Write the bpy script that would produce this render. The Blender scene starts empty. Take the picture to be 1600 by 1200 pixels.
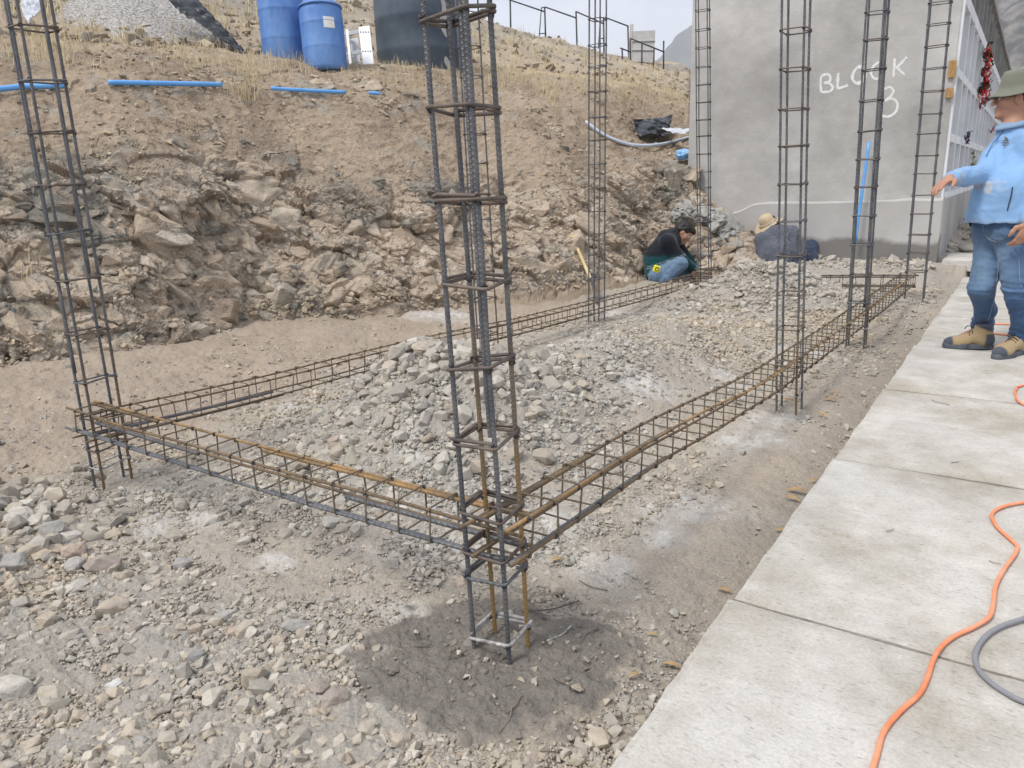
import bpy, bmesh, math, random
import numpy as np
from mathutils import Vector, Matrix
R_=math.radians
sc=bpy.context.scene
COL=sc.collection
rng=np.random.default_rng(7); random.seed(7)

# ---------------------------------------------------------------- camera
F_PX=1150.0
def _axes():
    d=lambda p:np.array([p[0]-800,p[1]-600,F_PX],float)
    Y=d((1615.,262.));Y/=np.linalg.norm(Y)
    X=-d((-830.,345.));X-=Y*X.dot(Y);X/=np.linalg.norm(X)
    Z=np.cross(X,Y)
    if Z[1]>0: Z=-Z
    return np.stack([X,Y,Z])
RW=_axes(); CAM=np.array([0,0,1.2])
cd=bpy.data.cameras.new('camera'); cam=bpy.data.objects.new('camera',cd); COL.objects.link(cam)
cd.sensor_width=36; cd.lens=36*F_PX/1600; cd.clip_start=.05; cd.clip_end=20000
m=Matrix.Identity(4)
for i,v in enumerate((RW@np.array([1,0,0]),RW@np.array([0,-1,0]),RW@np.array([0,0,-1]))):
    for k in range(3): m[k][i]=v[k]
m.translation=Vector(CAM); cam.matrix_world=m; sc.camera=cam

# ---------------------------------------------------------------- world and sun
SUN_EL,SUN_AZ=R_(58),R_(200)     # overcast: wide soft sun behind the camera
w=bpy.data.worlds.new('World'); sc.world=w; w.use_nodes=True
nt=w.node_tree; nt.nodes.clear(); N=nt.nodes.new; L=nt.links.new
out=N('ShaderNodeOutputWorld'); bg=N('ShaderNodeBackground'); sky=N('ShaderNodeTexSky')
sky.sky_type='NISHITA'; sky.sun_disc=False; sky.sun_elevation=SUN_EL; sky.sun_rotation=SUN_AZ
tc=N('ShaderNodeTexCoord'); sep=N('ShaderNodeSeparateXYZ'); L(tc.outputs['Generated'],sep.inputs[0])
ad=N('ShaderNodeMath'); ad.operation='MAXIMUM'; ad.inputs[1].default_value=.0; L(sep.outputs['Z'],ad.inputs[0])
ad2=N('ShaderNodeMath'); ad2.operation='ADD'; ad2.inputs[1].default_value=.22; L(ad.outputs[0],ad2.inputs[0])
dx=N('ShaderNodeMath'); dx.operation='DIVIDE'; L(sep.outputs['X'],dx.inputs[0]); L(ad2.outputs[0],dx.inputs[1])
dy=N('ShaderNodeMath'); dy.operation='DIVIDE'; L(sep.outputs['Y'],dy.inputs[0]); L(ad2.outputs[0],dy.inputs[1])
cb=N('ShaderNodeCombineXYZ'); L(dx.outputs[0],cb.inputs[0]); L(dy.outputs[0],cb.inputs[1])
nz=N('ShaderNodeTexNoise'); nz.inputs['Scale'].default_value=1.5; nz.inputs['Detail'].default_value=7; nz.inputs['Roughness'].default_value=.5; nz.inputs['Distortion'].default_value=.6
L(cb.outputs[0],nz.inputs['Vector'])
rp=N('ShaderNodeValToRGB'); rp.color_ramp.elements[0].position=.36; rp.color_ramp.elements[0].color=(8.3,8.9,10.8,1)
rp.color_ramp.elements[1].position=.6; rp.color_ramp.elements[1].color=(12.3,12.5,13,1)
L(nz.outputs['Fac'],rp.inputs[0])
mx=N('ShaderNodeMixRGB'); mx.inputs[0].default_value=.93; L(sky.outputs[0],mx.inputs[1]); L(rp.outputs[0],mx.inputs[2])
L(mx.outputs[0],bg.inputs[0]); bg.inputs[1].default_value=.072; L(bg.outputs[0],out.inputs[0])
sd=bpy.data.lights.new('sun','SUN'); sd.energy=2.5; sd.angle=R_(16); sd.color=(1,.96,.9)
so=bpy.data.objects.new('sun',sd); COL.objects.link(so)
sdir=Vector((math.sin(SUN_AZ)*math.cos(SUN_EL)*1.0,math.cos(SUN_AZ)*math.cos(SUN_EL),math.sin(SUN_EL)))
so.rotation_euler=sdir.to_track_quat('Z','Y').to_euler()
sc.view_settings.view_transform='Standard'; sc.view_settings.look='None'; sc.view_settings.exposure=.42; sc.view_settings.gamma=1
sc.cycles.max_bounces=6; sc.cycles.use_denoising=True

# ---------------------------------------------------------------- maths on real places
def dirpx(u,v): return RW@np.array([(u-800)/F_PX,(v-600)/F_PX,1.0])
def PD(u,v,d): return CAM+dirpx(u,v)*d            # point at camera depth d
def PZ(u,v,z=0.):
    d=dirpx(u,v); return CAM+d*((z-CAM[2])/d[2])
def PY(u,v,y):
    d=dirpx(u,v); return CAM+d*(y/d[1])
def PX(u,v,x):
    d=dirpx(u,v); return CAM+d*(x/d[0])
def PROJ(P):
    P=np.asarray(P,float); c=(P-CAM)@RW; z=np.maximum(c[...,2],1e-3)
    return 800+F_PX*c[...,0]/z,600+F_PX*c[...,1]/z,c[...,2]
def _h(ix,iy,iz,s):
    with np.errstate(over='ignore'):
        h=(ix.astype(np.int64)*374761393+iy.astype(np.int64)*668265263+iz.astype(np.int64)*2147483647+s*1274126177)&0xffffffff
        h=((h^(h>>13))*1274126177)&0xffffffff
        h=((h^(h>>16))*2246822519)&0xffffffff
        return (h^(h>>15))
def rnd(ix,iy,iz,s): return (_h(ix,iy,iz,s)&0xffffff)/float(0xffffff)
def vnoise(P,s=0):
    P=np.asarray(P,float); i=np.floor(P).astype(np.int64); f=P-i; f=f*f*f*(f*(f*6-15)+10); r=0
    for a in (0,1):
        for b in (0,1):
            for c in (0,1):
                wgt=(f[...,0] if a else 1-f[...,0])*(f[...,1] if b else 1-f[...,1])*(f[...,2] if c else 1-f[...,2])
                r=r+wgt*rnd(i[...,0]+a,i[...,1]+b,i[...,2]+c,s)
    return r*2-1
def fbm(P,s=0,o=4,g=.5,l=2.03):
    a=1;t=0;r=0;P=np.asarray(P,float)
    for k in range(o): r=r+a*vnoise(P,s+k*17); t+=a; a*=g; P=P*l+3.7
    return r/t
def ridged(P,s=0,o=4): 
    a=1;t=0;r=0;P=np.asarray(P,float)
    for k in range(o): r=r+a*(1-2*np.abs(vnoise(P,s+k*13))); t+=a; a*=.5; P=P*2.1+1.3
    return r/t
def voro(P,s=0):
    P=np.asarray(P,float); i=np.floor(P).astype(np.int64)
    f1=np.full(P.shape[0],9.);f2=np.full(P.shape[0],9.);cid=np.zeros((P.shape[0],3),np.int64);vec=np.zeros_like(P)
    for a in (-1,0,1):
        for b in (-1,0,1):
            for c in (-1,0,1):
                q=i+np.array([a,b,c])
                o=np.stack([rnd(q[:,0],q[:,1],q[:,2],s+k) for k in (1,2,3)],1)
                v=P-(q+o); d=np.sqrt((v*v).sum(1))
                n=d<f1; f2=np.where(n,f1,np.minimum(f2,d)); f1=np.where(n,d,f1)
                cid[n]=q[n]; vec[n]=v[n]
    return f1,f2,cid,vec
def sstep(a,b,x): t=np.clip((x-a)/(b-a),0,1); return t*t*(3-2*t)

# ---------------------------------------------------------------- objects and tags
def tag(o,label=None,cat=None,group=None,kind=None):
    for k,v in (('label',label),('category',cat),('group',group),('kind',kind)):
        if v: o[k]=v
    return o
def link(name,me,parent=None,mat=None):
    o=bpy.data.objects.new(name,me); COL.objects.link(o)
    if parent: o.parent=parent
    if mat is not None:
        for q in (mat if isinstance(mat,(list,tuple)) else [mat]): me.materials.append(q)
    return o
def empty(name,loc=(0,0,0),rz=0,**k):
    o=bpy.data.objects.new(name,None); COL.objects.link(o); o.location=loc; o.rotation_euler=(0,0,rz); o.empty_display_size=.1
    tag(o,**k); return o
def mesh_np(name,V,F,col=None,smooth=False,mi=None):
    """F: list of (n,k) index arrays"""
    me=bpy.data.meshes.new(name); V=np.asarray(V,np.float32)
    Fs=[np.asarray(f,np.int32) for f in (F if isinstance(F,list) else [F]) if len(f)]
    me.vertices.add(len(V)); me.vertices.foreach_set('co',V.ravel())
    li=np.concatenate([f.ravel() for f in Fs]); tot=np.concatenate([np.full(len(f),f.shape[1],np.int32) for f in Fs])
    st=np.concatenate([[0],np.cumsum(tot)[:-1]]).astype(np.int32)
    me.loops.add(len(li)); me.loops.foreach_set('vertex_index',li)
    me.polygons.add(len(tot)); me.polygons.foreach_set('loop_start',st)
    me.update(calc_edges=True)
    me.polygons.foreach_set('use_smooth',np.full(len(tot),bool(smooth)))
    if mi is not None: me.polygons.foreach_set('material_index',np.asarray(mi,np.int32))
    if col is not None:
        a=me.color_attributes.new('Col','FLOAT_COLOR','POINT'); c=np.ones((len(V),4),np.float32); c[:,:3]=col; a.data.foreach_set('color',c.ravel())
    me.validate(); return me
def gridF(nr,nc,off=0,wrap=False):
    r=np.arange(nr-1)[:,None]; c=np.arange(nc if wrap else nc-1)[None,:]; c2=(c+1)%nc
    return (np.stack([r*nc+c,r*nc+c2,(r+1)*nc+c2,(r+1)*nc+c],-1).reshape(-1,4)+off).astype(np.int32)
class MB:
    """collects shapes, then links them as one mesh object"""
    def __init__(s): s.V=[];s.F=[];s.n=0;s.M=[];s.m=0
    def add(s,V,F):
        V=np.asarray(V,float); s.V.append(V)
        for f in (F if isinstance(F,list) and np.ndim(F[0])==2 else [F]):
            f=np.asarray(f); s.F.append(f+s.n); s.M.append(np.full(len(f),s.m))
        s.n+=len(V); return s
    def box(s,c,size,rot=None,bev=0):
        hx,hy,hz=[q/2 for q in size]
        if bev:
            bm=bmesh.new(); bmesh.ops.create_cube(bm,size=1)
            for v in bm.verts: v.co=Vector((v.co.x*size[0],v.co.y*size[1],v.co.z*size[2]))
            bmesh.ops.bevel(bm,geom=bm.edges[:],offset=bev,segments=2,affect='EDGES',profile=.6)
            V=np.array([v.co[:] for v in bm.verts]); F={}
            for f in bm.faces: F.setdefault(len(f.verts),[]).append([v.index for v in f.verts])
            bm.free(); F=[np.array(q) for q in F.values()]
        else:
            V=np.array([[x,y,z] for x in(-hx,hx) for y in(-hy,hy) for z in(-hz,hz)])
            F=np.array([[0,1,3,2],[4,6,7,5],[0,4,5,1],[2,3,7,6],[0,2,6,4],[1,5,7,3]])
        if rot is not None: V=V@np.array(rot).T
        return s.add(V+np.array(c),F)
    def tube(s,P,r,n=8,closed=False,cap=True,rfun=None):
        P=np.asarray(P,float); k=len(P); rr=np.broadcast_to(np.asarray(r,float),(k,)) if np.ndim(r)<2 else r
        T=np.gradient(P,axis=0) if not closed else np.roll(P,-1,0)-np.roll(P,1,0)
        T/=np.linalg.norm(T,axis=1)[:,None]+1e-12
        a=np.array([0,0,1.]) if abs(T[0][2])<.9 else np.array([1.,0,0])
        Nn=np.zeros_like(P); n0=np.cross(T[0],a); n0/=np.linalg.norm(n0)
        for i in range(k):
            n0=n0-T[i]*n0.dot(T[i]); n0/=np.linalg.norm(n0); Nn[i]=n0
        B=np.cross(T,Nn); th=np.arange(n)*2*math.pi/n
        rad=rr[:,None]*np.ones(n)[None,:]
        if rfun is not None: rad=rfun(rad,th)
        V=P[:,None,:]+rad[...,None]*(np.cos(th)[None,:,None]*Nn[:,None,:]+np.sin(th)[None,:,None]*B[:,None,:])
        V=V.reshape(-1,3); F=gridF(k,n,wrap=True)
        fs=[F]
        if closed:
            c=np.arange(n); fs.append(np.stack([(k-1)*n+c,(k-1)*n+(c+1)%n,(c+1)%n,c],1))
        elif cap:
            fs.append(np.arange(n)[::-1][None,:]); fs.append(((k-1)*n+np.arange(n))[None,:])
        return s.add(V,fs)
    def build(s,name,mat,parent=None,smooth=False,col=None):
        V=np.concatenate(s.V); by={}
        for f,mm in zip(s.F,s.M): by.setdefault(f.shape[1],[]).append((f,mm))
        F=[np.concatenate([a for a,_ in v]) for v in by.values()]; M=np.concatenate([np.concatenate([b for _,b in v]) for v in by.values()])
        return link(name,mesh_np(name,V,F,col,smooth,M),parent,mat)
def smoothpath(P,n=8):
    P=np.asarray(P,float); Q=[]
    E=np.vstack([2*P[0]-P[1],P,2*P[-1]-P[-2]])
    for i in range(1,len(E)-2):
        for t in np.arange(n)/n:
            a,b,c,d=E[i-1],E[i],E[i+1],E[i+2]
            Q.append(.5*((2*b)+(-a+c)*t+(2*a-5*b+4*c-d)*t*t+(-a+3*b-3*c+d)*t**3))
    Q.append(P[-1]); return np.array(Q)

# ---------------------------------------------------------------- materials
def mat(name,c=(.5,.5,.5),c2=None,scale=8,rough=.85,bump=0,bscale=60,metal=0,attr=False,detail=6,spec=.3,lo=.35,hi=.65,wave=0,var=0,vscale=40,stretch=None,dist=.004,sheen=0,bscale2=0,bump2=0,rustz=0,rustc=(.26,.17,.075)):
    m=bpy.data.materials.new(name); m.use_nodes=True; t=m.node_tree; t.nodes.clear(); N=t.nodes.new; L=t.links.new
    o=N('ShaderNodeOutputMaterial'); b=N('ShaderNodeBsdfPrincipled'); L(b.outputs[0],o.inputs[0])
    b.inputs['Roughness'].default_value=rough; b.inputs['Metallic'].default_value=metal; b.inputs['Specular IOR Level'].default_value=spec
    if sheen: b.inputs['Sheen Weight'].default_value=sheen
    tc=N('ShaderNodeTexCoord'); vec=tc.outputs['Object']
    if stretch:
        mp=N('ShaderNodeMapping'); mp.inputs['Scale'].default_value=stretch; L(vec,mp.inputs[0]); vec=mp.outputs[0]
    col=None
    if attr:
        a=N('ShaderNodeVertexColor'); a.layer_name='Col'; col=a.outputs[0]
    elif c2:
        n=N('ShaderNodeTexNoise'); n.inputs['Scale'].default_value=scale; n.inputs['Detail'].default_value=detail; n.inputs['Roughness'].default_value=.6; L(vec,n.inputs['Vector'])
        r=N('ShaderNodeValToRGB'); r.color_ramp.elements[0].position=lo; r.color_ramp.elements[1].position=hi
        r.color_ramp.elements[0].color=(*c,1); r.color_ramp.elements[1].color=(*c2,1); L(n.outputs['Fac'],r.inputs[0]); col=r.outputs[0]
    if var:
        n=N('ShaderNodeTexNoise'); n.inputs['Scale'].default_value=vscale; n.inputs['Detail'].default_value=5; n.inputs['Roughness'].default_value=.7; L(vec,n.inputs['Vector'])
        mr=N('ShaderNodeMapRange'); mr.inputs[1].default_value=.3; mr.inputs[2].default_value=.7; mr.inputs[3].default_value=1-var; mr.inputs[4].default_value=1+var; L(n.outputs['Fac'],mr.inputs[0])
        mu=N('ShaderNodeVectorMath'); mu.operation='SCALE'
        if col: L(col,mu.inputs[0])
        else: mu.inputs[0].default_value=c
        L(mr.outputs[0],mu.inputs['Scale']); col=mu.outputs[0]
    if col: L(col,b.inputs['Base Color'])
    else: b.inputs['Base Color'].default_value=(*c,1)
    if rustz:
        sp=N('ShaderNodeSeparateXYZ'); L(tc.outputs['Object'],sp.inputs[0]); n=N('ShaderNodeTexNoise'); n.inputs['Scale'].default_value=7; n.inputs['Detail'].default_value=5; L(tc.outputs['Object'],n.inputs['Vector'])
        ma=N('ShaderNodeMath'); ma.operation='MULTIPLY_ADD'; L(n.outputs['Fac'],ma.inputs[0]); ma.inputs[1].default_value=.9; L(sp.outputs['Z'],ma.inputs[2])
        mr=N('ShaderNodeMapRange'); mr.inputs[1].default_value=rustz+.15; mr.inputs[2].default_value=rustz+.75; mr.inputs[3].default_value=1; mr.inputs[4].default_value=0; L(ma.outputs[0],mr.inputs[0])
        mx=N('ShaderNodeMixRGB'); L(mr.outputs[0],mx.inputs[0]); L(col,mx.inputs[1]); mx.inputs[2].default_value=(*rustc,1); col=mx.outputs[0]; L(col,b.inputs['Base Color'])
    last=None
    def addb(h,st,d):
        nonlocal last
        bp=N('ShaderNodeBump'); bp.inputs['Strength'].default_value=st; bp.inputs['Distance'].default_value=d; L(h,bp.inputs['Height'])
        if last: L(last,bp.inputs['Normal'])
        last=bp.outputs[0]
    if bump:
        n=N('ShaderNodeTexNoise'); n.inputs['Scale'].default_value=bscale; n.inputs['Detail'].default_value=6; n.inputs['Roughness'].default_value=.65; L(vec,n.inputs['Vector']); addb(n.outputs['Fac'],bump,dist)
    if bump2:
        n=N('ShaderNodeTexNoise'); n.inputs['Scale'].default_value=bscale2; n.inputs['Detail'].default_value=4; L(vec,n.inputs['Vector']); addb(n.outputs['Fac'],bump2,dist*5)
    if wave:
        wv=N('ShaderNodeTexWave'); wv.wave_type='BANDS'; wv.bands_direction='DIAGONAL'; wv.inputs['Scale'].default_value=wave; L(vec,wv.inputs['Vector']); addb(wv.outputs['Fac'],.7,.002)
    if last: L(last,b.inputs['Normal'])
    m['bsdf']=b.name; return m
# ================================================================ ground
PAVE_X=-.535; PAVE_Z=.10
def bump_(x,y,cx,cy,rx,ry,h,p=1.0):
    d=((x-cx)/rx)**2+((y-cy)/ry)**2; return h*np.exp(-d*1.4)**p
def ground_h(x,y):
    x=np.asarray(x,float);y=np.asarray(y,float); P=np.stack([x,y,0*x],-1)
    z=.10*sstep(5.8,8.0,y)+.13*sstep(8.0,9.3,y)+.30*sstep(9.6,14,y)
    lefty=sstep(-3.5,-5.6,x); z=z+(.16*lefty+.035*lefty*fbm(P*1.9,15,3))*(1-.35*sstep(2,7,y))
    mid=bump_(x,y,-2.28,2.72,.60,.66,.47)+bump_(x,y,-2.0,3.9,.62,1.0,.25)+bump_(x,y,-2.0,5.2,.55,1.0,.17)+bump_(x,y,-1.95,7.05,.70,.62,.36)
    mid=mid+bump_(x,y,-3.1,.75,.55,.42,.17)+bump_(x,y,-2.4,.35,.6,.3,.10)
    mid=mid*sstep(-3.2,-2.85,np.where(y>1.7,x,-2))
    z=z+mid*(1+.25*fbm(P*3.1,5,3))
    z=z-.035*bump_(x,y,-3.2,1.5,.25,.22,1)-.10*bump_(x,y,-2.75,8.15,.45,.45,1)
    z=z-.03*sstep(PAVE_X-.3,PAVE_X,x)
    z=z+.022*fbm(P*2.2,1,3)
    z=np.where(y<9.3,np.minimum(z,.09+np.maximum(0,-.62-x)*.55+.01*fbm(P*4,2,2)),z)
    return z
# stone cover, one digit per 80x50 px cell of the view, read off as a map of the ground
COVER=["00000000000003886654","00000000011125998532","11111111123455665210","11111124555543343210","11111268987643311100",
"11112599966642110000","23344689962454110000","45555578864653110000","67533568765521110000","88744234676211100000",
"78764322355321100000","77777643322222100000","66667885100122000000","55667888100122000000","67777888300255000000","78888888852655000000"]
CV=np.array([[int(c) for c in r] for r in COVER],float)
def cover(x,y):
    u,v,d=PROJ(np.stack([x,y,ground_h(x,y)],-1)); fx=np.clip(u/80-.5,0,18.99); fy=np.clip((v-400)/50-.5,0,14.99)
    i=fx.astype(int);j=fy.astype(int);a=fx-i;b=fy-j
    c=(CV[j,i]*(1-a)+CV[j,i+1]*a)*(1-b)+(CV[j+1,i]*(1-a)+CV[j+1,i+1]*a)*b
    c=np.where(d<.2,3,c); return c/9.
WETC=np.array([-.985,1.36]) 
def wet(x,y):
    P=np.stack([x,y,0*x],-1); q=PROJ(np.stack([x,y,0*x],-1))
    dx=(x-WETC[0]+.0); dy=(y-WETC[1]+.03)
    ca,sa=math.cos(.62),math.sin(.62); a=dx*ca+dy*sa; b=-dx*sa+dy*ca
    d=np.sqrt((a/.36)**2+(b/.30)**2)+.30*fbm(P*5,44,3)+.18*fbm(P*22,45,3)
    return 1-sstep(.88,1.06,d)
LIME=[(480,985,90,40),(615,960,110,45),(1080,790,150,55),(1170,690,140,50),(1050,835,90,40),(930,885,120,40),(430,880,90,35),(290,810,160,40),(250,830,100,40),(470,640,90,40),(455,655,60,30),(650,750,60,30),
 (600,870,60,30),(1000,640,120,30),(1150,600,120,30),(1200,655,100,30),(60,790,120,50),(700,500,120,20),(960,490,60,18),(1130,470,100,25),(830,960,120,50),(870,820,90,30),(1250,560,120,30),(1330,440,90,14),(1420,430,60,10)]
LW=[(PZ(u,v),PZ(u+a/2,v)[:2]-PZ(u-a/2,v)[:2],PZ(u,v-b/2)[:2]-PZ(u,v+b/2)[:2]) for u,v,a,b in LIME]
def ground_col(x,y):
    P=np.stack([x,y,0*x],-1)
    tan=np.array([.385,.328,.262]); grey=np.array([.345,.32,.283]); brown=np.array([.295,.258,.215]); white=np.array([.56,.545,.515]); wetc=np.array([.192,.174,.152])
    n=fbm(P*1.7,21,4); c=tan[None]*(1+.10*fbm(P*6,22,4))[:,None]
    cv=cover(x,y); g=np.clip(cv*1.2+.5*n,0,1)[:,None]; c=c*(1-g)+grey*g
    # browner strip beside the slab and at the cut's foot
    s=np.clip(sstep(-.95,-.55,x)*.75*sstep(7.5,5,y)+.35*fbm(P*2.3,9,3),0,1)[:,None]; c=c*(1-s)+brown*s
    s=np.clip(sstep(-3.25,-3.9,x+.25*n)*.9,0,1)[:,None]; c=c*(1-s)+np.array([.335,.275,.215])*s*(1+.16*fbm(P*5,14,4))[:,None]
    li=np.zeros(len(x))
    for c0,ax,ay in LW:
        M=np.linalg.inv(np.stack([ax,ay],1)*.62); q=(np.stack([x,y],-1)-c0[:2])@M.T
        li=np.maximum(li,np.exp(-(q**2).sum(1)))
    li=sstep(.2,1.1,li+.6*fbm(P*5,31,6))*(.6+.8*np.clip(fbm(P*30,32,3)+.3,0,1)); c=c*(1-.7*li[:,None])+white*.7*li[:,None]
    wt=wet(x,y)[:,None]; c=c*(1-wt)+wetc*(1+.15*fbm(P*25,3,3))[:,None]*wt
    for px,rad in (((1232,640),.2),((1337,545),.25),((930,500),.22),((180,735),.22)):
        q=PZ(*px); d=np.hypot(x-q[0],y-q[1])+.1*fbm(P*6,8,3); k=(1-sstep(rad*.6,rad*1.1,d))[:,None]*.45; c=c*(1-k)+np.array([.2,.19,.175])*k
    return np.clip(c,.02,.9)
def build_ground():
    ang=np.concatenate([np.linspace(R_(-80),R_(-8),60,endpoint=False),np.linspace(R_(-8),R_(82),760,endpoint=False),np.linspace(R_(82),R_(150),80)])
    rr=np.concatenate([np.linspace(.1,.85,12,endpoint=False),.85*np.exp(np.linspace(0,math.log(15.5/.85),640))])
    A,Rr=np.meshgrid(ang,rr); x=(-np.sin(A)*Rr).ravel(); y=(np.cos(A)*Rr).ravel(); P=np.stack([x,y,0*x],-1)
    z=ground_h(x,y); cv=cover(x,y); wt=wet(x,y); dist=Rr.ravel()
    rough=(.8+1.1*cv+1.3*sstep(-3.3,-3.9,x))*(1-.75*wt)
    z=z+rough*(.010*fbm(P*9,61,3)+.006*ridged(P*24,62,3)+.0028*fbm(P*70,63,2)*(dist<5))
    z=z+wt*(.009*ridged(P*9,71,4)+.008*ridged(P*26,72,3)+.004*fbm(P*90,73,2))
    under=(x>-.540+.009*y); z=np.where(under&(y<9.24),np.minimum(z,-.06),z); z=np.where(under&(y>=9.24)&(y<9.6),np.minimum(z,.02),z)
    nr,nc=Rr.shape
    o=link('ground',mesh_np('ground',np.stack([x,y,z],-1),gridF(nr,nc)[:,::-1],ground_col(x,y),True),None,M_ground)
    tag(o,kind='structure')
    b=MB(); b.add([[-400,-60,-.5],[400,-60,-.5],[400,900,-.5],[-400,900,-.5]],[[0,1,2,3]]); g=b.build('terrain',M_far); tag(g,kind='structure')
M_ground=mat('dirt ground',attr=True,rough=.95,bump=1.0,bscale=75,var=.24,vscale=130,spec=.12,dist=.009,bump2=.5,bscale2=16)
M_far=mat('far dirt',(.25,.2,.15),(.33,.28,.21),scale=.3,rough=.95)
build_ground()

# ================================================================ cut bank and hillside, one sheet from foot to ridge
UC=[-500,-200,0,200,400,600,740,850,950,1040,1076,1090,1180,1290,1400]
FOOT=[(690,0),(640,0),(602,0),(572,0),(522,0),(496,0),(473,0),(458,0),(438,0),(418,0),(420,0),(424,0),(424,0),(404,0),(404,0)]
def foot_depth(u,v): 
    p=PZ(u,v,.05+.12*max(0,min(1,(u-700)/300))); return (p-CAM)@RW[:,2]
G=[]
for i,(u,(v,_)) in enumerate(zip(UC,FOOT)):
    d=foot_depth(u,v)
    rv=[360,330,300,272,285,300,300,300,285,262,264,345,395,400,400][i]; pv=[135,132,132,131,138,150,158,170,185,196,196,325,385,395,395][i]
    cv_=[60,64,68,84,93,110,114,119,132,146,150,315,380,392,392][i]; tv=[50,48,50,70,82,101,104,110,122,138,144,300,375,390,390][i]
    if u>=1090:
        d=min(d,8.95); ds=[d-.9,d,d+.35,d+.42,d+.5,d+.6,d+.8,d+1]; vs=[v+40,v,rv,pv,cv_,tv,tv-2,tv-2]
    else:
        d=min(d,9.35)
        k=max(0,(u-600)/450)
        d1=d+.60; d2=d1+.85+.6*k; d3=d2+.75+1.0*k; d4=d3+1.0+1.5*k; d5=d4+6.5+6*k; d6=d5+8
        hv=[-60,-60,-60,-50,-20,8,28,62,86,104,106,0,0,0,0][i]; r6=[-180,-180,-180,-160,-110,-60,40,72,96,114,118,0,0,0,0][i]
        ds=[d-.9,d,d1,d2,d3,d4,d5,d6]; vs=[v+90,v,rv,pv,cv_,tv,hv,r6]
    G.append([PD(u,vv,dd) for vv,dd in zip(vs,ds)])
G=np.array(G)                       # columns x guides x 3
G[:,0,2]=np.minimum(G[:,0,2],-.25)
NU=900; us=np.concatenate([np.linspace(-500,-20,90,endpoint=False),np.linspace(-20,1290,790),np.linspace(1291,1400,20)]); NU=len(us)
GU=np.stack([np.stack([np.interp(us,UC,G[:,g,k]) for k in range(3)],-1) for g in range(8)],1)
def sm(a,n,axis):
    for _ in range(n):
        b=a.copy(); sl=[slice(None)]*a.ndim; s0=sl.copy();s1=sl.copy();s2=sl.copy(); s0[axis]=slice(0,-2);s1[axis]=slice(1,-1);s2[axis]=slice(2,None)
        b[tuple(s1)]=(a[tuple(s0)]+2*a[tuple(s1)]+a[tuple(s2)])/4; a=b
    return a
left=us<1078
GUa=sm(GU[left],260,0); GUb=sm(GU[~left],40,0); GU=np.concatenate([GUa,GUb])
seg=[10,120,85,55,26,70,16]; rows=[]; zone=[]
for g,n in enumerate(seg):
    t=np.arange(n)/n
    for q in t: rows.append(GU[:,g]*(1-q)+GU[:,g+1]*q); zone.append(g+q)
rows.append(GU[:,7]); zone.append(7.); S=np.array(rows); zone=np.array(zone)     # rows x NU x 3
S=sm(S,14,0)
def normals(S):
    du=np.gradient(S,axis=1); dv=np.gradient(S,axis=0); n=np.cross(du,dv); n/=np.linalg.norm(n,axis=-1)[...,None]+1e-12
    if n[...,2].mean()<0: n=-n
    return n
Nn=sm(normals(S),20,0); P=S.reshape(-1,3); Z=np.repeat(zone,NU); U=np.tile(us,len(zone)); NF=Nn.reshape(-1,3)
# rock weight: bedrock between foot and rock top, dirt above it
nz1=fbm(P*.9,101,4); nz2=fbm(P*2.3,102,4)
top=1.98+.55*nz1-.35*sstep(200,-100,U)*0
rockw=(1-sstep(top-.25,top+.35,Z+.25*nz2))*sstep(.95,1.1,Z+.1*nz2)
near=(1-sstep(4.6,6.,Z))
ca,sa=math.cos(R_(28)),math.sin(R_(28))
# bedding dips down to the lower left: stretch cells along it
def bed(P,s,st=1.7):
    H=P@np.array([.45,.89,0]); q=np.stack([(H*ca-P[:,2]*sa)/st,P@np.array([.89,-.45,0]),(H*sa+P[:,2]*ca)],-1)*s
    return q+.28*np.stack([vnoise(q*1.3,7),vnoise(q*1.3,8),vnoise(q*1.3,9)],-1)
def facet(P,s,seed,st=1.7):
    q=bed(P,s,st); f1,f2,cid,vec=voro(q,seed)
    g=np.stack([rnd(cid[:,0],cid[:,1],cid[:,2],seed+k)-.5 for k in (11,12,13)],-1)
    return rnd(cid[:,0],cid[:,1],cid[:,2],seed+20)-.5, (g*vec).sum(1)*2, f2-f1, rnd(cid[:,0],cid[:,1],cid[:,2],seed+30)
a0,a1,ae,ac=facet(P,1.7,200); b0,b1,be,bc=facet(P,4.2,300,1.5); c0,c1,ce,cc=facet(P,10.5,400,1.4); d0,d1,de,dc=facet(P,26,500,1.2)
crack=lambda e,w:np.exp(-(e/w)**2)
disp=rockw*(.10*a0+.12*a1+.028*b0+.07*b1+.010*c0+.028*c1+.003*d0+.010*d1-.03*crack(ae,.045)-.016*crack(be,.05)-.006*crack(ce,.06)+.014*ridged(P*11,603,4)+.006*fbm(P*45,609,2)+.03*fbm(P*3,608,3))
dirt=(1-rockw)
clod=np.clip(c0+.15,0,1)
disp+=dirt*near*(.05*fbm(P*1.6,601,4)+.028*ridged(P*4.5,602,3)+.022*clod*sstep(.25,.0,ce)*0+.016*(c0+c1)*sstep(-.2,.3,nz2)+.008*fbm(P*15,604,3)+.003*ridged(P*34,611,2)+.03*ridged(np.stack([(P@np.array([.45,.89,0])+P[:,2]*.55)*3.2,(P@np.array([.45,.89,0])-P[:,2]*1.1)*.5,P[:,0]*.5],1),612,3)*sstep(-.2,.4,nz1))
disp+=(1-near)*(.22*fbm(P*.45,605,4)+.10*fbm(P*1.6,606,4)+.03*ridged(P*5,607,2))
hw=sstep(5.0,6.,Z); disp+=hw*.12*ridged(P*1.1,610,4)
disp*=sstep(.6,1.05,Z)*.9+.1; disp*=1-.72*sstep(1068,1088,U)
S2=P+NF*disp[:,None]
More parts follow.
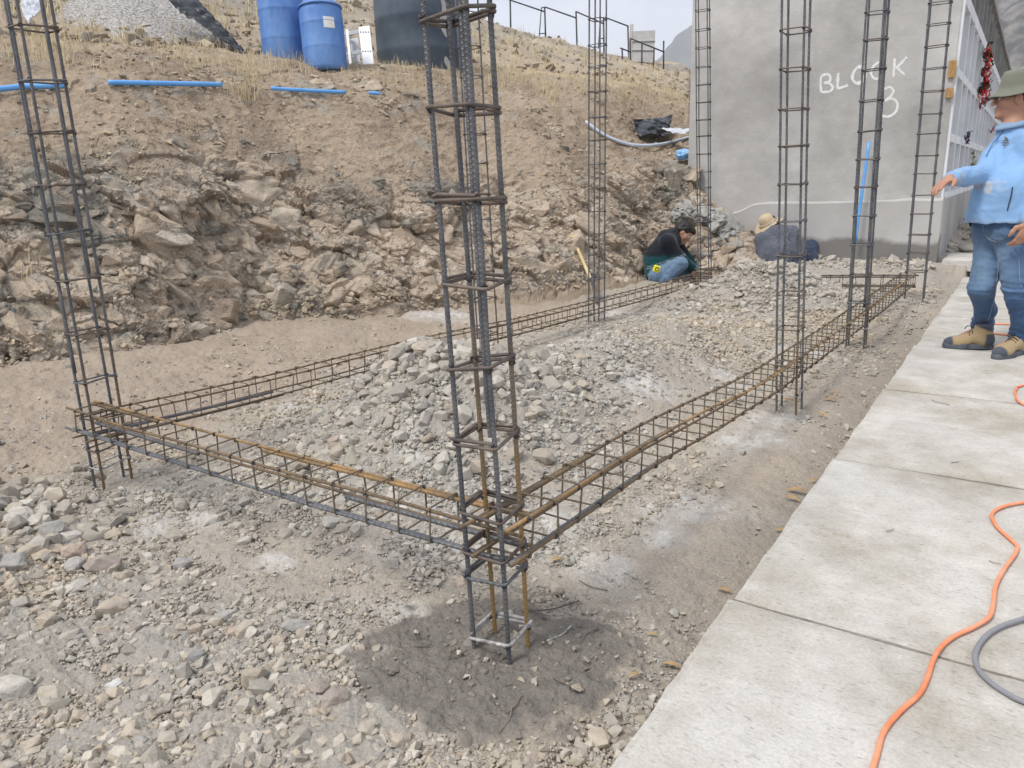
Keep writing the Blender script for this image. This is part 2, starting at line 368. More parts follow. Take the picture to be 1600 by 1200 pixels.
# colours of the stone itself
beige=np.array([.555,.455,.35]); pale=np.array([.62,.55,.455]); dgrey=np.array([.165,.165,.145]); mgrey=np.array([.33,.31,.27]); brn=np.array([.30,.225,.165]); dirtc=np.array([.41,.325,.24]); dirtd=np.array([.30,.235,.175])
def mixc(c,t,w): w=np.clip(w,0,1)[:,None]; return c*(1-w)+t*w
lich=fbm(bed(P,2.3),701,5)+.55*(bc-.5)+.25*(ac-.5)
cr=np.tile(beige,(len(P),1)); cr=mixc(cr,pale,sstep(.62,.9,bc)*.7+sstep(.8,.95,ac)*.5); cr=mixc(cr,brn,sstep(.75,1.,rnd((bc*999).astype(int),(ac*999).astype(int),(bc*77).astype(int),5))*.6)
speck=fbm(P*38,705,3)
cr=mixc(cr,mgrey,sstep(.08,.28,lich+.35*speck)*.65); cr=mixc(cr,dgrey,sstep(.22,.44,lich+.5*speck)*.8)
cr=mixc(cr,brn*.7,np.clip(crack(be,.03)*.5+crack(ae,.03)*.6,0,.7))
cr*=(1+.16*speck+.10*(cc-.5))[:,None]
cdirt=np.tile(dirtc,(len(P),1)); cdirt=mixc(cdirt,dirtd,sstep(-.1,.35,fbm(P*2.1,711,5)+.3*fbm(P*17,713,3))*.85); cdirt=mixc(cdirt,mgrey*1.1,sstep(.25,.45,fbm(P*5.5,712,4)+.3*(cc-.5))*.6)
cdirt*=(1+.22*fbm(P*30,714,3))[:,None]
straw=np.array([.50,.415,.28]); 
cdirt=mixc(cdirt,straw,sstep(3.3,4.2,Z)*(U<1078)*sstep(-.1,.5,fbm(P*2.2,721,4)+.35*sstep(700,900,U))*.55)
hill=np.tile(np.array([.38,.33,.262]),(len(P),1)); hill=mixc(hill,np.array([.29,.265,.228]),sstep(-.1,.3,fbm(P*.9,731,5))); hill=mixc(hill,straw,sstep(.0,.4,fbm(P*.5,733,5)+.2*fbm(P*4,734,3))*.6)
hill*=(1+.25*fbm(P*5,735,4))[:,None]
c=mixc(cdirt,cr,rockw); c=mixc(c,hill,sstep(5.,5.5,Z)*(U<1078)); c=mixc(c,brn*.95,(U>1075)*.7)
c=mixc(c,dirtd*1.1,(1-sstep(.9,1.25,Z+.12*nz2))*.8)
# pale track along the terrace edge behind the tank
tk=np.exp(-((Z-4.35)/.13)**2)*sstep(720,800,U)*(U<1078); c=mixc(c,np.array([.56,.44,.27]),tk*.9)
M_bank=mat('bank rock and dirt',attr=True,rough=.95,bump=1.0,bscale=55,var=.2,vscale=75,spec=.12,dist=.012)
def rkattr(me,w_):
    a=me.attributes.new('Rk','FLOAT','POINT'); a.data.foreach_set('value',np.asarray(w_,np.float32))
t_=M_bank.node_tree; b_=t_.nodes['Principled BSDF']; src=b_.inputs['Base Color'].links[0].from_socket; at=t_.nodes.new('ShaderNodeAttribute'); at.attribute_name='Rk'
tc_=t_.nodes.new('ShaderNodeTexCoord'); mp_=t_.nodes.new('ShaderNodeMapping'); mp_.inputs['Rotation'].default_value=(0,R_(25),0); mp_.inputs['Scale'].default_value=(.7,.7,1.3); t_.links.new(tc_.outputs['Object'],mp_.inputs[0])
def mott(scale,lo,hi,colr,fac,rough_=.72):
    global src
    n=t_.nodes.new('ShaderNodeTexNoise'); n.inputs['Scale'].default_value=scale; n.inputs['Detail'].default_value=12; n.inputs['Roughness'].default_value=rough_; n.inputs['Distortion'].default_value=.4; t_.links.new(mp_.outputs[0],n.inputs['Vector'])
    r=t_.nodes.new('ShaderNodeMapRange'); r.inputs[1].default_value=lo; r.inputs[2].default_value=hi; r.inputs[4].default_value=fac; t_.links.new(n.outputs['Fac'],r.inputs[0])
    m_=t_.nodes.new('ShaderNodeMath'); m_.operation='MULTIPLY'; t_.links.new(r.outputs[0],m_.inputs[0]); t_.links.new(at.outputs['Fac'],m_.inputs[1])
    x=t_.nodes.new('ShaderNodeMixRGB'); t_.links.new(m_.outputs[0],x.inputs[0]); t_.links.new(src,x.inputs[1]); x.inputs[2].default_value=(*colr,1); src=x.outputs[0]; return n
mott(2.6,.52,.66,(.33,.31,.265),.45); mott(4.5,.53,.63,(.14,.14,.12),.85,.8); nb=mott(14,.53,.63,(.26,.19,.13),.45)
t_.links.new(src,b_.inputs['Base Color'])
bp=t_.nodes.new('ShaderNodeBump'); bp.inputs['Strength'].default_value=.9; bp.inputs['Distance'].default_value=.05; t_.links.new(nb.outputs['Fac'],bp.inputs['Height']); old=b_.inputs['Normal'].links[0].from_socket; t_.links.new(old,bp.inputs['Normal']); t_.links.new(bp.outputs[0],b_.inputs['Normal'])
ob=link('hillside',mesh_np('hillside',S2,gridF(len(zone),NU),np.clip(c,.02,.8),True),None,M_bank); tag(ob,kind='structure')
me=ob.data; rkattr(me,rockw*(U<1080)); me.polygons.foreach_set('use_smooth',np.repeat((zone[:-1]>3.0)|(zone[:-1]<.9),NU-1))
BU,BV,BD=PROJ(S2)
def SURF(u,v,up=0.):
    """the place on the bank that lies in this direction"""
    k=np.where((np.abs(BU-u)<9)&(np.abs(BV-v)<9)&(BD>.5))[0]
    if not len(k): return PD(u,v,9)
    dd=(BU[k]-u)**2+(BV[k]-v)**2; dm=dd.min(); kk=k[dd<=dm+10]; j=kk[np.argmin(BD[kk])]; p=S2[j]
    q=CAM+dirpx(u,v)*((p-CAM)@RW[:,2]); return q+np.array([0,0,up])

# the broken blocks of the face: angular pieces set in the bedding
def hull(seed,n=12,squash=1.0,cuts=0,rough=.0,box=.55):
    g=np.random.default_rng(seed); p=g.normal(size=(n,3)); p/=np.linalg.norm(p,axis=1)[:,None]; m=np.abs(p).max(1)[:,None]; p=p*(1-box)+p/m*box*.8; p*=g.uniform(.82,1.0,(n,1))
    bm=bmesh.new()
    for q in p: bm.verts.new(q)
    r=bmesh.ops.convex_hull(bm,input=bm.verts[:]); junk=[e for e in r['geom_interior'] if isinstance(e,bmesh.types.BMVert)]
    if junk: bmesh.ops.delete(bm,geom=junk,context='VERTS')
    if cuts:
        bmesh.ops.dissolve_limit(bm,angle_limit=R_(14),verts=bm.verts[:],edges=bm.edges[:]); bmesh.ops.bevel(bm,geom=bm.edges[:],offset=.05,segments=1,affect='EDGES'); bmesh.ops.triangulate(bm,faces=bm.faces[:])
        bmesh.ops.subdivide_edges(bm,edges=bm.edges[:],cuts=cuts,use_grid_fill=True)
    bmesh.ops.triangulate(bm,faces=bm.faces[:]); bm.verts.ensure_lookup_table()
    V=np.array([v.co[:] for v in bm.verts]); F=np.array([[v.index for v in f.verts] for f in bm.faces]); bm.free()
    if rough: V=V*(1+rough*fbm(V*2.6+seed,seed%91,4)[:,None])+.35*rough*np.stack([vnoise(V*7+seed,k) for k in (1,2,3)],1)
    V=V-V.mean(0); V/=np.abs(V).max(0); return V,F
def rockcol(P,h):
    li=fbm(bed(P,2.3),701,5)+.55*(h-.5); sp=fbm(P*38,705,3); c=np.tile(beige,(len(P),1)); c=mixc(c,pale,sstep(.55,.9,h)*.8); c=mixc(c,brn,sstep(.18,.0,h)*.6)
    c=mixc(c,mgrey,sstep(.04,.24,li+.35*sp)*.6); c=mixc(c,dgrey,sstep(.20,.44,li+.5*sp)*.8); c=mixc(c,dirtc,sstep(.1,.5,fbm(P*6,707,3))*.5); return c*(1+.14*sp)[:,None]
BS=[hull(4000+i,13,1,2,.10,.6) for i in range(16)]
gB=np.random.default_rng(99)
k=np.where((rockw>.55)&(BU>-450)&(BU<1078)&(Z>.98))[0]; kd=np.where((rockw<.4)&(Z>1.3)&(Z<3.6)&(BU>-450)&(BU<1078)&(fbm(S2*1.1,97,3)>.12))[0]
Vs=[];Fs=[];Cs=[];off=0
def setblocks(kk,rad,emb):
    global off
    for j,r in zip(kk,rad):
        V,F=BS[gB.integers(0,16)]; n=NF[j]; t1=nrm_(np.array([.45,.89,0])*ca-np.array([0,0,1])*sa); t1=nrm_(t1-n*t1.dot(n)); t2=np.cross(n,t1); a=gB.normal(0,.6); e1=t1*math.cos(a)+t2*math.sin(a); e2=np.cross(n,e1)
        tl=gB.normal(0,.26,2); n2=nrm_(n+e1*tl[0]+e2*tl[1]); e1=nrm_(e1-n2*e1.dot(n2)); e2=np.cross(n2,e1)
        W=V*np.array([1.0,gB.uniform(.45,.85),gB.uniform(.42,.75)])*r; W=S2[j]-n*r*emb+W[:,:1]*e1+W[:,1:2]*e2+W[:,2:3]*n2
        Vs.append(W); Fs.append(F+off); off+=len(V); Cs.append(np.full(len(V),gB.random()))
nrm_=lambda a:a/np.linalg.norm(a)
gpx=gB.choice(len(k),850); setblocks(k[gpx],np.clip(gB.lognormal(math.log(.14),.45,850),.05,.34),.50)
gpx=gB.choice(len(k),2400); setblocks(k[gpx],np.clip(gB.lognormal(math.log(.04),.45,2400),.015,.10),.35)
kc=np.where((BU>1078)&(BU<1190)&(Z>.9))[0]; gpx=gB.choice(len(kc),260); setblocks(kc[gpx],np.clip(gB.lognormal(math.log(.05),.5,260),.015,.12),.25)
kc=np.where((BU>1085)&(BU<1200)&(BV>372)&(Z>.9))[0]; gpx=gB.choice(len(kc),300); setblocks(kc[gpx],np.clip(gB.lognormal(math.log(.06),.45,300),.02,.13),.05)
gpx=gB.choice(len(kd),420); setblocks(kd[gpx],np.clip(gB.lognormal(math.log(.035),.5,420),.015,.13),.12)
Vb=np.vstack(Vs); hb=np.concatenate(Cs)
o=link('rock_face',mesh_np('rock_face',Vb,np.vstack(Fs),np.clip(rockcol(Vb,hb),.03,.8),False),None,M_bank); rkattr(o.data,np.ones(len(Vb))); tag(o,kind='structure')
# ================================================================ mountains, pavement, niche building
def mountain(name,pts,dist,matl,depth,seed,amp):
    """ridge given by bearing and height; a real slope falling towards the viewer and away behind"""
    pts=np.array(pts,float); n=260; u=np.linspace(pts[0,0],pts[-1,0],n); v=np.interp(u,pts[:,0],pts[:,1])
    rows=[]
    for t in np.linspace(-1,1,70):
        r=[]
        for a,b in zip(u,v):
            top=PD(a,b,dist); base=PD(a,262,dist+(depth*t)); base[2]=-5
            q=PD(a,b,dist)*0; k=abs(t); xy=PD(a,262,dist+depth*t)[:2]; r.append([xy[0],xy[1],top[2]*(1-k**1.25)-20*k])
        rows.append(r)
    S=np.array(rows); P=S.reshape(-1,3); hgt=np.clip(P[:,2:3],0,None)/max(P[:,2].max(),1)
    P[:,2]+=amp*fbm(P/(dist*.035),seed,5)*hgt[:,0]**.5+amp*.5*ridged(P/(dist*.05),seed+5,4)*(1-hgt[:,0])
    o=link(name,mesh_np(name,P,gridF(70,n),None,True),None,matl); tag(o,kind='structure'); return o
M_mt=mat('dry mountain scrub',(.10,.10,.10),(.22,.205,.19),scale=.075,detail=9,rough=1,lo=.42,hi=.6)
M_mt2=mat('far mountain',(.13,.135,.13),(.20,.19,.17),scale=.006,detail=8,rough=1)
mountain('mountain',[(1330,330),(1400,150),(1480,40),(1550,-50),(1640,-130),(1900,-300),(2400,-350)],650,M_mt,260,40,18)
mountain('far_mountain',[(600,240),(900,190),(990,124),(1020,100),(1040,84),(1060,66),(1083,46),(1120,20),(1200,-20),(1400,-60),(1700,-80)],2800,M_mt2,900,50,45)

# ---- pavement of separate slabs
M_conc=mat('pavement concrete',(.41,.39,.35),(.54,.52,.48),scale=5,rough=.9,bump=.8,bscale=140,var=.13,vscale=120,spec=.2,dist=.003,bump2=.3,bscale2=30)
t_=M_conc.node_tree; bs=t_.nodes['Principled BSDF']; src=bs.inputs['Base Color'].links[0].from_socket
n1=t_.nodes.new('ShaderNodeTexNoise'); n1.inputs['Scale'].default_value=1.6; n1.inputs['Detail'].default_value=8; n1.inputs['Roughness'].default_value=.7
tcn=t_.nodes.new('ShaderNodeTexCoord'); t_.links.new(tcn.outputs['Object'],n1.inputs['Vector'])
r1=t_.nodes.new('ShaderNodeValToRGB'); r1.color_ramp.elements[0].position=.47; r1.color_ramp.elements[0].color=(0,0,0,1); r1.color_ramp.elements[1].position=.72; r1.color_ramp.elements[1].color=(1,1,1,1); t_.links.new(n1.outputs['Fac'],r1.inputs[0])
mx1=t_.nodes.new('ShaderNodeMixRGB'); mx1.blend_type='MULTIPLY'; t_.links.new(r1.outputs[0],mx1.inputs[0]); t_.links.new(src,mx1.inputs[1]); mx1.inputs[2].default_value=(.66,.60,.50,1)
vo=t_.nodes.new('ShaderNodeTexNoise'); vo.inputs['Scale'].default_value=130; vo.inputs['Detail'].default_value=3; mpv=t_.nodes.new('ShaderNodeMapping'); mpv.inputs['Scale'].default_value=(.35,1,1); t_.links.new(tcn.outputs['Object'],mpv.inputs[0]); t_.links.new(mpv.outputs[0],vo.inputs['Vector'])
r2=t_.nodes.new('ShaderNodeValToRGB'); r2.color_ramp.elements[0].position=.30; r2.color_ramp.elements[0].color=(.45,.44,.42,1); r2.color_ramp.elements[1].position=.40; r2.color_ramp.elements[1].color=(1,1,1,1); t_.links.new(vo.outputs['Fac'],r2.inputs[0])
mx2=t_.nodes.new('ShaderNodeMixRGB'); mx2.blend_type='MULTIPLY'; mx2.inputs[0].default_value=.5; t_.links.new(mx1.outputs[0],mx2.inputs[1]); t_.links.new(r2.outputs[0],mx2.inputs[2]); t_.links.new(mx2.outputs[0],bs.inputs['Base Color'])
pvroot=empty('pavement',(0,0,0),kind='structure')
joints=[-1.8,-.6,.62,1.79,3.02,4.2,5.42,6.65,7.9,9.25]
def slab(x0,x1,y0,y1,z1,seed,name='pavement_slab',parent=None,th=.16,nx=60):
    """a cast slab: slightly uneven top, rounded arrises, ragged edge"""
    ny=max(8,int((y1-y0)/(x1-x0)*nx)); nx2=nx
    xs=x0+(x1-x0)*np.linspace(0,1,nx2)**1.6; ys=np.linspace(y0,y1,ny)
    X,Y=np.meshgrid(xs,ys); P=np.stack([X,Y,0*X],-1).reshape(-1,3)
    e=np.minimum.reduce([P[:,0]-x0,x1-P[:,0],P[:,1]-y0,y1-P[:,1]])
    P[:,2]=z1+.004*fbm(P*2.3,seed,3)+.0016*fbm(P*18,seed+1,2)-.006*(1-sstep(0,.016,e))
    edge=(P[:,0]-x0)<1e-6; P[edge,0]+=.007*fbm(P[edge]*np.array([0,5,0])+seed,seed+2,4)-.004*np.abs(vnoise(P[edge]*np.array([0,28,0]),3))
    lo=P.copy(); lo[:,2]=z1-th
    V=np.vstack([P,lo]); n=len(P); F=gridF(ny,nx2); Fb=(F+n)[:,::-1]; idx=np.arange(n).reshape(ny,nx2)
    ring=np.concatenate([idx[0],idx[1:,-1],idx[-1,-2::-1],idx[-2:0:-1,0]]); r2=np.roll(ring,-1)
    Fs=np.stack([ring,ring+n,r2+n,r2],1)
    return link(name,mesh_np(name,V,[np.vstack([F,Fb,Fs])]),parent,M_conc)
for i in range(len(joints)-1):
    x0=-.545+.009*joints[i]; slab(x0,2.6,joints[i]+.006,joints[i+1]-.006,PAVE_Z,i*10+3,parent=pvroot,nx=90 if i in(1,2,3) else 50)
s_=slab(-.70,-.02,9.34,10.2,.265,333,'step_slab',None,.12,24); tag(s_,kind='structure')

# ---- niche building
M_cem=mat('grey cement render',(.325,.317,.30),(.50,.49,.47),scale=.75,detail=10,rough=.92,bump=.5,bscale=30,var=.06,vscale=7,spec=.15,dist=.006,lo=.36,hi=.64,bump2=.35,bscale2=4)
M_cemd=mat('darker cement render',(.30,.295,.28),(.40,.39,.375),scale=1.6,detail=9,rough=.9,bump=.5,bscale=30,var=.08,vscale=14,dist=.006)  # darker tone of the grey render, for the side plinth
M_white=mat('white painted concrete',(.60,.62,.64),(.72,.74,.76),scale=3,rough=.7,bump=.2,bscale=40)
M_bluew=mat('pale blue-grey niche panel',(.50,.55,.60),(.60,.645,.69),scale=2,rough=.7)
M_uncoat=mat('unpainted niche concrete',(.22,.22,.21),(.33,.33,.32),scale=3,rough=.9)
M_paintw=mat('brushed white paint',(.75,.75,.74),(.6,.6,.59),scale=30,rough=.8)
M_rust=mat('rust stain',(.30,.17,.07),(.42,.27,.12),scale=30,rough=.9)
BY=9.4; BXL,BXR=-3.66,-.80; BZ=3.62; YEND=27
bl=empty('niche_building',(-2.2,9.4,.2),label='grey rendered cemetery niche building with BLOCK 3 painted on its end wall',cat='building')
def child(o): 
    o.parent=bl; o.matrix_parent_inverse=Matrix.Translation(-Vector(bl.location)); return o
# end wall: subdivided sheet with hand-plastered unevenness, given thickness
nx,nz=90,100; X,Zz=np.meshgrid(np.linspace(BXL,BXR-.0,nx),np.linspace(.2,BZ,nz)); P=np.stack([X,0*X+BY,Zz],-1).reshape(-1,3)
P[:,1]-=.010*fbm(P*1.3,801,4)+.004*fbm(P*6,802,3); n=len(P); B=P.copy(); B[:,1]=BY+.25; idx=np.arange(n).reshape(nz,nx)
ring=np.concatenate([idx[0],idx[1:,-1],idx[-1,-2::-1],idx[-2:0:-1,0]]); r2_=np.roll(ring,-1)
child(link('end_wall',mesh_np('end_wall',np.vstack([P,B]),[np.vstack([gridF(nz,nx),gridF(nz,nx)[:,::-1]+n,np.stack([ring,ring+n,r2_+n,r2_],1)])]),None,M_cem))
# plinth band under the end wall, a little proud, uneven top line; ragged darker tone towards the foot
X,Zz=np.meshgrid(np.linspace(-3.05,BXR+.036,90),np.linspace(0,1,26)); top=.90+.018*fbm(np.stack([X*2,0*X,0*X],-1),811,3)+.02*(X-BXL)/3-.10*sstep(-2.75,-3.05,X)
P=np.stack([X,0*X+BY-.022,.12+(top-.12)*Zz],-1).reshape(-1,3); P[:,1]-=.008*fbm(P*2,812,3)-.03*sstep(.97,1,np.repeat(np.linspace(0,1,26),90)); n=len(P); B=P.copy(); B[:,1]=BY+.2
idx=np.arange(n).reshape(26,90); ring=np.concatenate([idx[0],idx[1:,-1],idx[-1,-2::-1],idx[-2:0:-1,0]]); r2_=np.roll(ring,-1)
M_plinth=mat('plinth render',(.385,.375,.36),(.48,.47,.45),scale=1.4,detail=8,rough=.92,bump=.5,bscale=26,dist=.006)
pt=M_plinth.node_tree; pb=pt.nodes['Principled BSDF']; ps=pb.inputs['Base Color'].links[0].from_socket
g=pt.nodes.new('ShaderNodeTexCoord'); sx=pt.nodes.new('ShaderNodeSeparateXYZ'); pt.links.new(g.outputs['Object'],sx.inputs[0]); nn=pt.nodes.new('ShaderNodeTexNoise'); nn.inputs['Scale'].default_value=2.2; nn.inputs['Detail'].default_value=6; pt.links.new(g.outputs['Object'],nn.inputs['Vector'])
ma=pt.nodes.new('ShaderNodeMath'); ma.operation='MULTIPLY_ADD'; pt.links.new(nn.outputs['Fac'],ma.inputs[0]); ma.inputs[1].default_value=-.35; pt.links.new(sx.outputs['Z'],ma.inputs[2])
rr_=pt.nodes.new('ShaderNodeMapRange'); rr_.inputs[1].default_value=.27; rr_.inputs[2].default_value=.33; pt.links.new(ma.outputs[0],rr_.inputs[0]); mm_=pt.nodes.new('ShaderNodeMixRGB'); pt.links.new(rr_.outputs[0],mm_.inputs[0]); mm_.inputs[1].default_value=(.20,.19,.18,1); pt.links.new(ps,mm_.inputs[2]); pt.links.new(mm_.outputs[0],pb.inputs['Base Color'])
child(link('plinth',mesh_np('plinth',np.vstack([P,B]),[np.vstack([gridF(26,90),gridF(26,90)[:,::-1]+n,np.stack([ring,ring+n,r2_+n,r2_],1)])]),None,M_plinth))
b=MB(); b.box(((BXL+BXR)/2-.05,(BY+.26+YEND)/2,1.9),(BXR-BXL-.75,YEND-BY-.3,3.3)); child(b.build('core_wall',M_cem))
b=MB(); b.box((BXR-.05,(BY+.21+YEND)/2,.5),(.16,YEND-BY-.21,.80)); child(b.build('side_plinth',M_cemd))
b=MB(); b.box(((BXL+BXR)/2,(BY+YEND)/2,BZ+.04),(BXR-BXL+.04,YEND-BY,.09)); child(b.build('roof_slab',M_uncoat))
# niches on the long side
zs=[.90,1.50,2.16,2.87,3.58]; step=.76; ny=int((YEND-BY-.1)/step)
posts_z=(zs[0],zs[3])
for k in range(ny+1):
    y=BY+.06+k*step; m_=MB(); m_.box((BXR-.012,y,(.9+2.87)/2),(.06+.02,.085,2.87-.9)); child(m_.build('niche_post',M_white))
    m_=MB(); m_.box((BXR-.03,y,(2.95+3.55)/2),(.06,.07,.6)); child(m_.build('upper_post',M_uncoat))
for j,z in enumerate(zs[:4]):
    m_=MB(); m_.box((BXR-.02,(BY+.02+YEND)/2,z+.045-.02*(j==0)),(.085,YEND-BY-.05,.085 if j<3 else .12)); child(m_.build('niche_ledge',M_white))
for k in range(ny):
    y=BY+.06+(k+.5)*step
    for j in range(3):
        m_=MB(); m_.box((BXR-.20,y,(zs[j]+zs[j+1])/2),(.03,step-.10,zs[j+1]-zs[j]-.09)); m_.box((BXR-.11,y-step/2+.05,(zs[j]+zs[j+1])/2),(.15,.012,zs[j+1]-zs[j]-.09))
        child(m_.build('niche_panel',M_bluew if (k*3+j*5)%4 else M_white))
    m_=MB(); m_.box((BXR-.36,y,3.25),(.03,step-.08,.62)); child(m_.build('open_niche',M_uncoat))
# rusty end plates
for (u,v,hh) in ((1489,108,.17),(1487,145,.1)):
    p=PY(u,v,BY-.02); m_=MB(); m_.box((BXR-.02,BY-.02,p[2]),(.07,.022,hh),bev=.006); child(m_.build('rust_patch',M_rust))
# hand-painted lettering, brushed on the end wall
def stroke(pts,wd,mb,seed):
    P=smoothpath([list(p) for p in pts],8); P=np.array(P); T=np.gradient(P,axis=0); T/=np.linalg.norm(T,axis=1)[:,None]+1e-9; Nn_=np.stack([-T[:,1],T[:,0]],1)
    k=len(P); wv=wd*(.5+.10*vnoise(np.stack([np.arange(k)*.35,0*P[:,0]+seed,0*P[:,0]],1),3)); wv[0]*=.75; wv[-1]*=.6
    A=P+Nn_*wv[:,None]; Bq=P-Nn_*wv[:,None]
    def W(q,off):
        out=[]
        for u,v in q:
            p=PY(u,v,BY); pp=np.array([[p[0],BY,p[2]]]); out.append([p[0],BY-float((.010*fbm(pp*1.3,801,4)+.004*fbm(pp*6,802,3))[0])-.0025-off,p[2]])
        return np.array(out)
    V=np.vstack([W(A,.0),W(Bq,.0),W(A,-.006),W(Bq,-.006)]); i=np.arange(k-1)
    F=np.vstack([np.stack([i,i+1,i+1+k,i+k],1),np.stack([i,i+2*k,i+1+2*k,i+1],1),np.stack([i+k,i+1+k,i+1+3*k,i+3*k],1)]); mb.add(V,F)
LET={'letter_B':[[(1283,119),(1282,131),(1283,144)],[(1283,119),(1291,116),(1297,119),(1296,127),(1288,130),(1297,131),(1301,137),(1296,143),(1283,144)]],
'letter_L':[[(1310,114),(1309,125),(1309,137),(1317,136),(1325,133)]],
'letter_O':[[(1350,105),(1341,105),(1334,113),(1332,123),(1338,130),(1347,127),(1352,117),(1350,106),(1346,104)]],
'letter_C':[[(1384,98),(1374,97),(1364,105),(1361,115),(1367,123),(1377,121),(1383,118)]],
'letter_K':[[(1398,91),(1397,105),(1396,120)],[(1417,89),(1408,99),(1399,107)],[(1401,104),(1407,111),(1414,117)]],
'digit_3':[[(1381,140),(1390,136),(1396,142),(1392,150),(1384,157),(1394,154),(1402,161),(1400,174),(1389,182),(1377,181)]]}
for nm,st in LET.items():
    mb=MB()
    for q,s_ in enumerate(st): stroke(s_,3.8 if nm!='letter_O' else 4.7,mb,q+ord(nm[-1]))
    child(mb.build(nm,M_paintw))
# another white block far behind
wb=empty('white_niche_block',(.6,31,0),label='white painted wall of a further niche block behind the standing man',cat='building')
m_=MB(); m_.box((.9,31,2.1),(2.6,.4,4.75)); o=m_.build('wall',M_white); o.parent=wb; o.matrix_parent_inverse=Matrix.Translation(-Vector(wb.location))
m_=MB(); m_.box((.9,30.95,4.52),(2.8,.6,.12)); o=m_.build('coping',M_uncoat); o.parent=wb; o.matrix_parent_inverse=Matrix.Translation(-Vector(wb.location))

# rough overpoured footing under the left end of the wall
def lump(name,cx,mat_,label=None,cat=None):pass
A_=[(1078,318),(1100,316),(1130,322),(1152,330),(1170,352),(1182,378),(1186,402)]; B_=[(1076,352),(1100,356),(1125,350),(1145,368),(1160,386),(1172,400),(1184,410)]
nS=140;nR=56; tt=np.linspace(0,1,nS); a=smoothpath(A_,20);bq=smoothpath(B_,20)
ai=np.stack([np.interp(tt,np.linspace(0,1,len(a)),a[:,k]) for k in (0,1)],1); bi=np.stack([np.interp(tt,np.linspace(0,1,len(bq)),bq[:,k]) for k in (0,1)],1)
V=[]
for i in range(nS):
    pa=PY(*ai[i],BY); pb=PY(*bi[i],BY-.02)
    for j in range(nR):
        t=j/(nR-1); an=t*math.pi; q=pa*(1-t)+pb*t; q[1]=BY-.25-.45*math.sin(an)**.5+.15*t; V.append(q)
V=np.array(V); V+=np.array([0,-1,0])*(.06*fbm(V*4,901,3)+.02*fbm(V*14,902,3))[:,None]
M_rough=mat('rough cast concrete',(.25,.24,.22),(.42,.41,.385),scale=9,detail=8,rough=.95,bump=1,bscale=50,dist=.012)
mb=MB(); mb.add(V,gridF(nS,nR)); gF=np.random.default_rng(21); Vg=V.reshape(nS,nR,3)
for _ in range(520):
    q=Vg[gF.integers(2,nS-2),gF.integers(4,nR-1)]; h_,f_=BS[gF.integers(0,16)]; r_=float(np.clip(gF.lognormal(math.log(.028),.6),.01,.11)); Rr_=np.array(Matrix.Rotation(gF.uniform(0,6.28),3,Vector(gF.normal(size=3)).normalized())); mb.add((h_*np.array([1,.8,.6])*r_)@Rr_.T+q+np.array([0,-.3*r_,0]),f_)
child(mb.build('rough_footing',M_rough))
# ================================================================ reinforcement cages
M_st=mat('grey steel bar',(.10,.105,.115),(.175,.175,.18),scale=14,rough=.55,metal=.35,spec=.45,wave=28,var=.15,vscale=60,lo=.4,hi=.7)
M_stp=mat('steel bar with ribs',(.085,.09,.10),(.155,.15,.15),scale=9,rough=.5,metal=.35,spec=.5,var=.15,vscale=90,lo=.42,hi=.66)
M_ru=mat('rusted bar',(.115,.085,.06),(.20,.14,.08),scale=9,rough=.8,metal=.1,wave=28,var=.2,vscale=70)
M_ru2=mat('yellow-brown rusted bar',(.16,.115,.07),(.34,.215,.10),scale=6,rough=.8,metal=.1,wave=28,var=.15,vscale=60,lo=.4,hi=.58)
M_rb=mat('brown steel stirrup',(.085,.072,.068),(.165,.13,.11),scale=14,rough=.6,metal=.25,var=.2,vscale=60)
M_tie=mat('black tie wire',(.03,.03,.035),(.07,.07,.075),scale=20,rough=.5,metal=.4)
M_thin=mat('thin rusty wire stirrup',(.105,.085,.062),(.17,.135,.095),scale=10,rough=.8)
M_rz=mat('steel bar, rusty low down',(.085,.088,.095),(.155,.15,.15),scale=9,rough=.6,metal=.2,var=.15,vscale=90,lo=.42,hi=.66,rustz=.62)
M_rz2=mat('steel bar, rusty at the foot',(.085,.088,.095),(.15,.145,.14),scale=9,rough=.6,metal=.2,var=.15,vscale=90,wave=28,rustz=.42,rustc=(.19,.13,.07))
M_crust=mat('cement-crusted steel',(.16,.155,.15),(.50,.49,.47),scale=60,rough=.95)
def barpath(p0,p1,n,wob,seed):
    t=np.linspace(0,1,n)[:,None]; P=p0+(p1-p0)*t; s=np.array([1.7,2.3,.6])*seed
    W=np.stack([vnoise(np.stack([t[:,0]*5+s[0],0*t[:,0]+seed,0*t[:,0]],1),k) for k in (1,2,3)],1)*wob; W[:,2]*=.2
    return P+W
def ribbed(rad,th):
    n=rad.shape[0]; i=np.arange(n)[:,None]; ph=(i*.25*2*math.pi/1.0)+0*th[None]
    rib=np.where(np.cos(i*math.pi/2*1.0+th[None]*1.0)>.55,1.13,.97); rid=1+.10*((np.abs(np.cos(th))>.97)[None]); return rad*rib*np.maximum(rid,1)
def rrect(a,b,r,n=5):
    pts=[]
    for cx,cy,a0 in ((a/2-r,b/2-r,0),(-a/2+r,b/2-r,90),(-a/2+r,-b/2+r,180),(a/2-r,-b/2+r,270)):
        for k in range(n): t=R_(a0+90*k/(n-1)); pts.append((cx+r*math.cos(t),cy+r*math.sin(t)))
    return np.array(pts)
def knot(mb,p,s,rg):
    for k in range(2):
        t=np.linspace(0,2*math.pi,9)[:-1]; ax=rg.normal(size=3); ax/=np.linalg.norm(ax); u=np.cross(ax,[0,0,1]); u/=np.linalg.norm(u)+1e-9; v=np.cross(ax,u)
        mb.tube(p+s*(np.cos(t)[:,None]*u+np.sin(t)[:,None]*v),s*.28,4,closed=True)
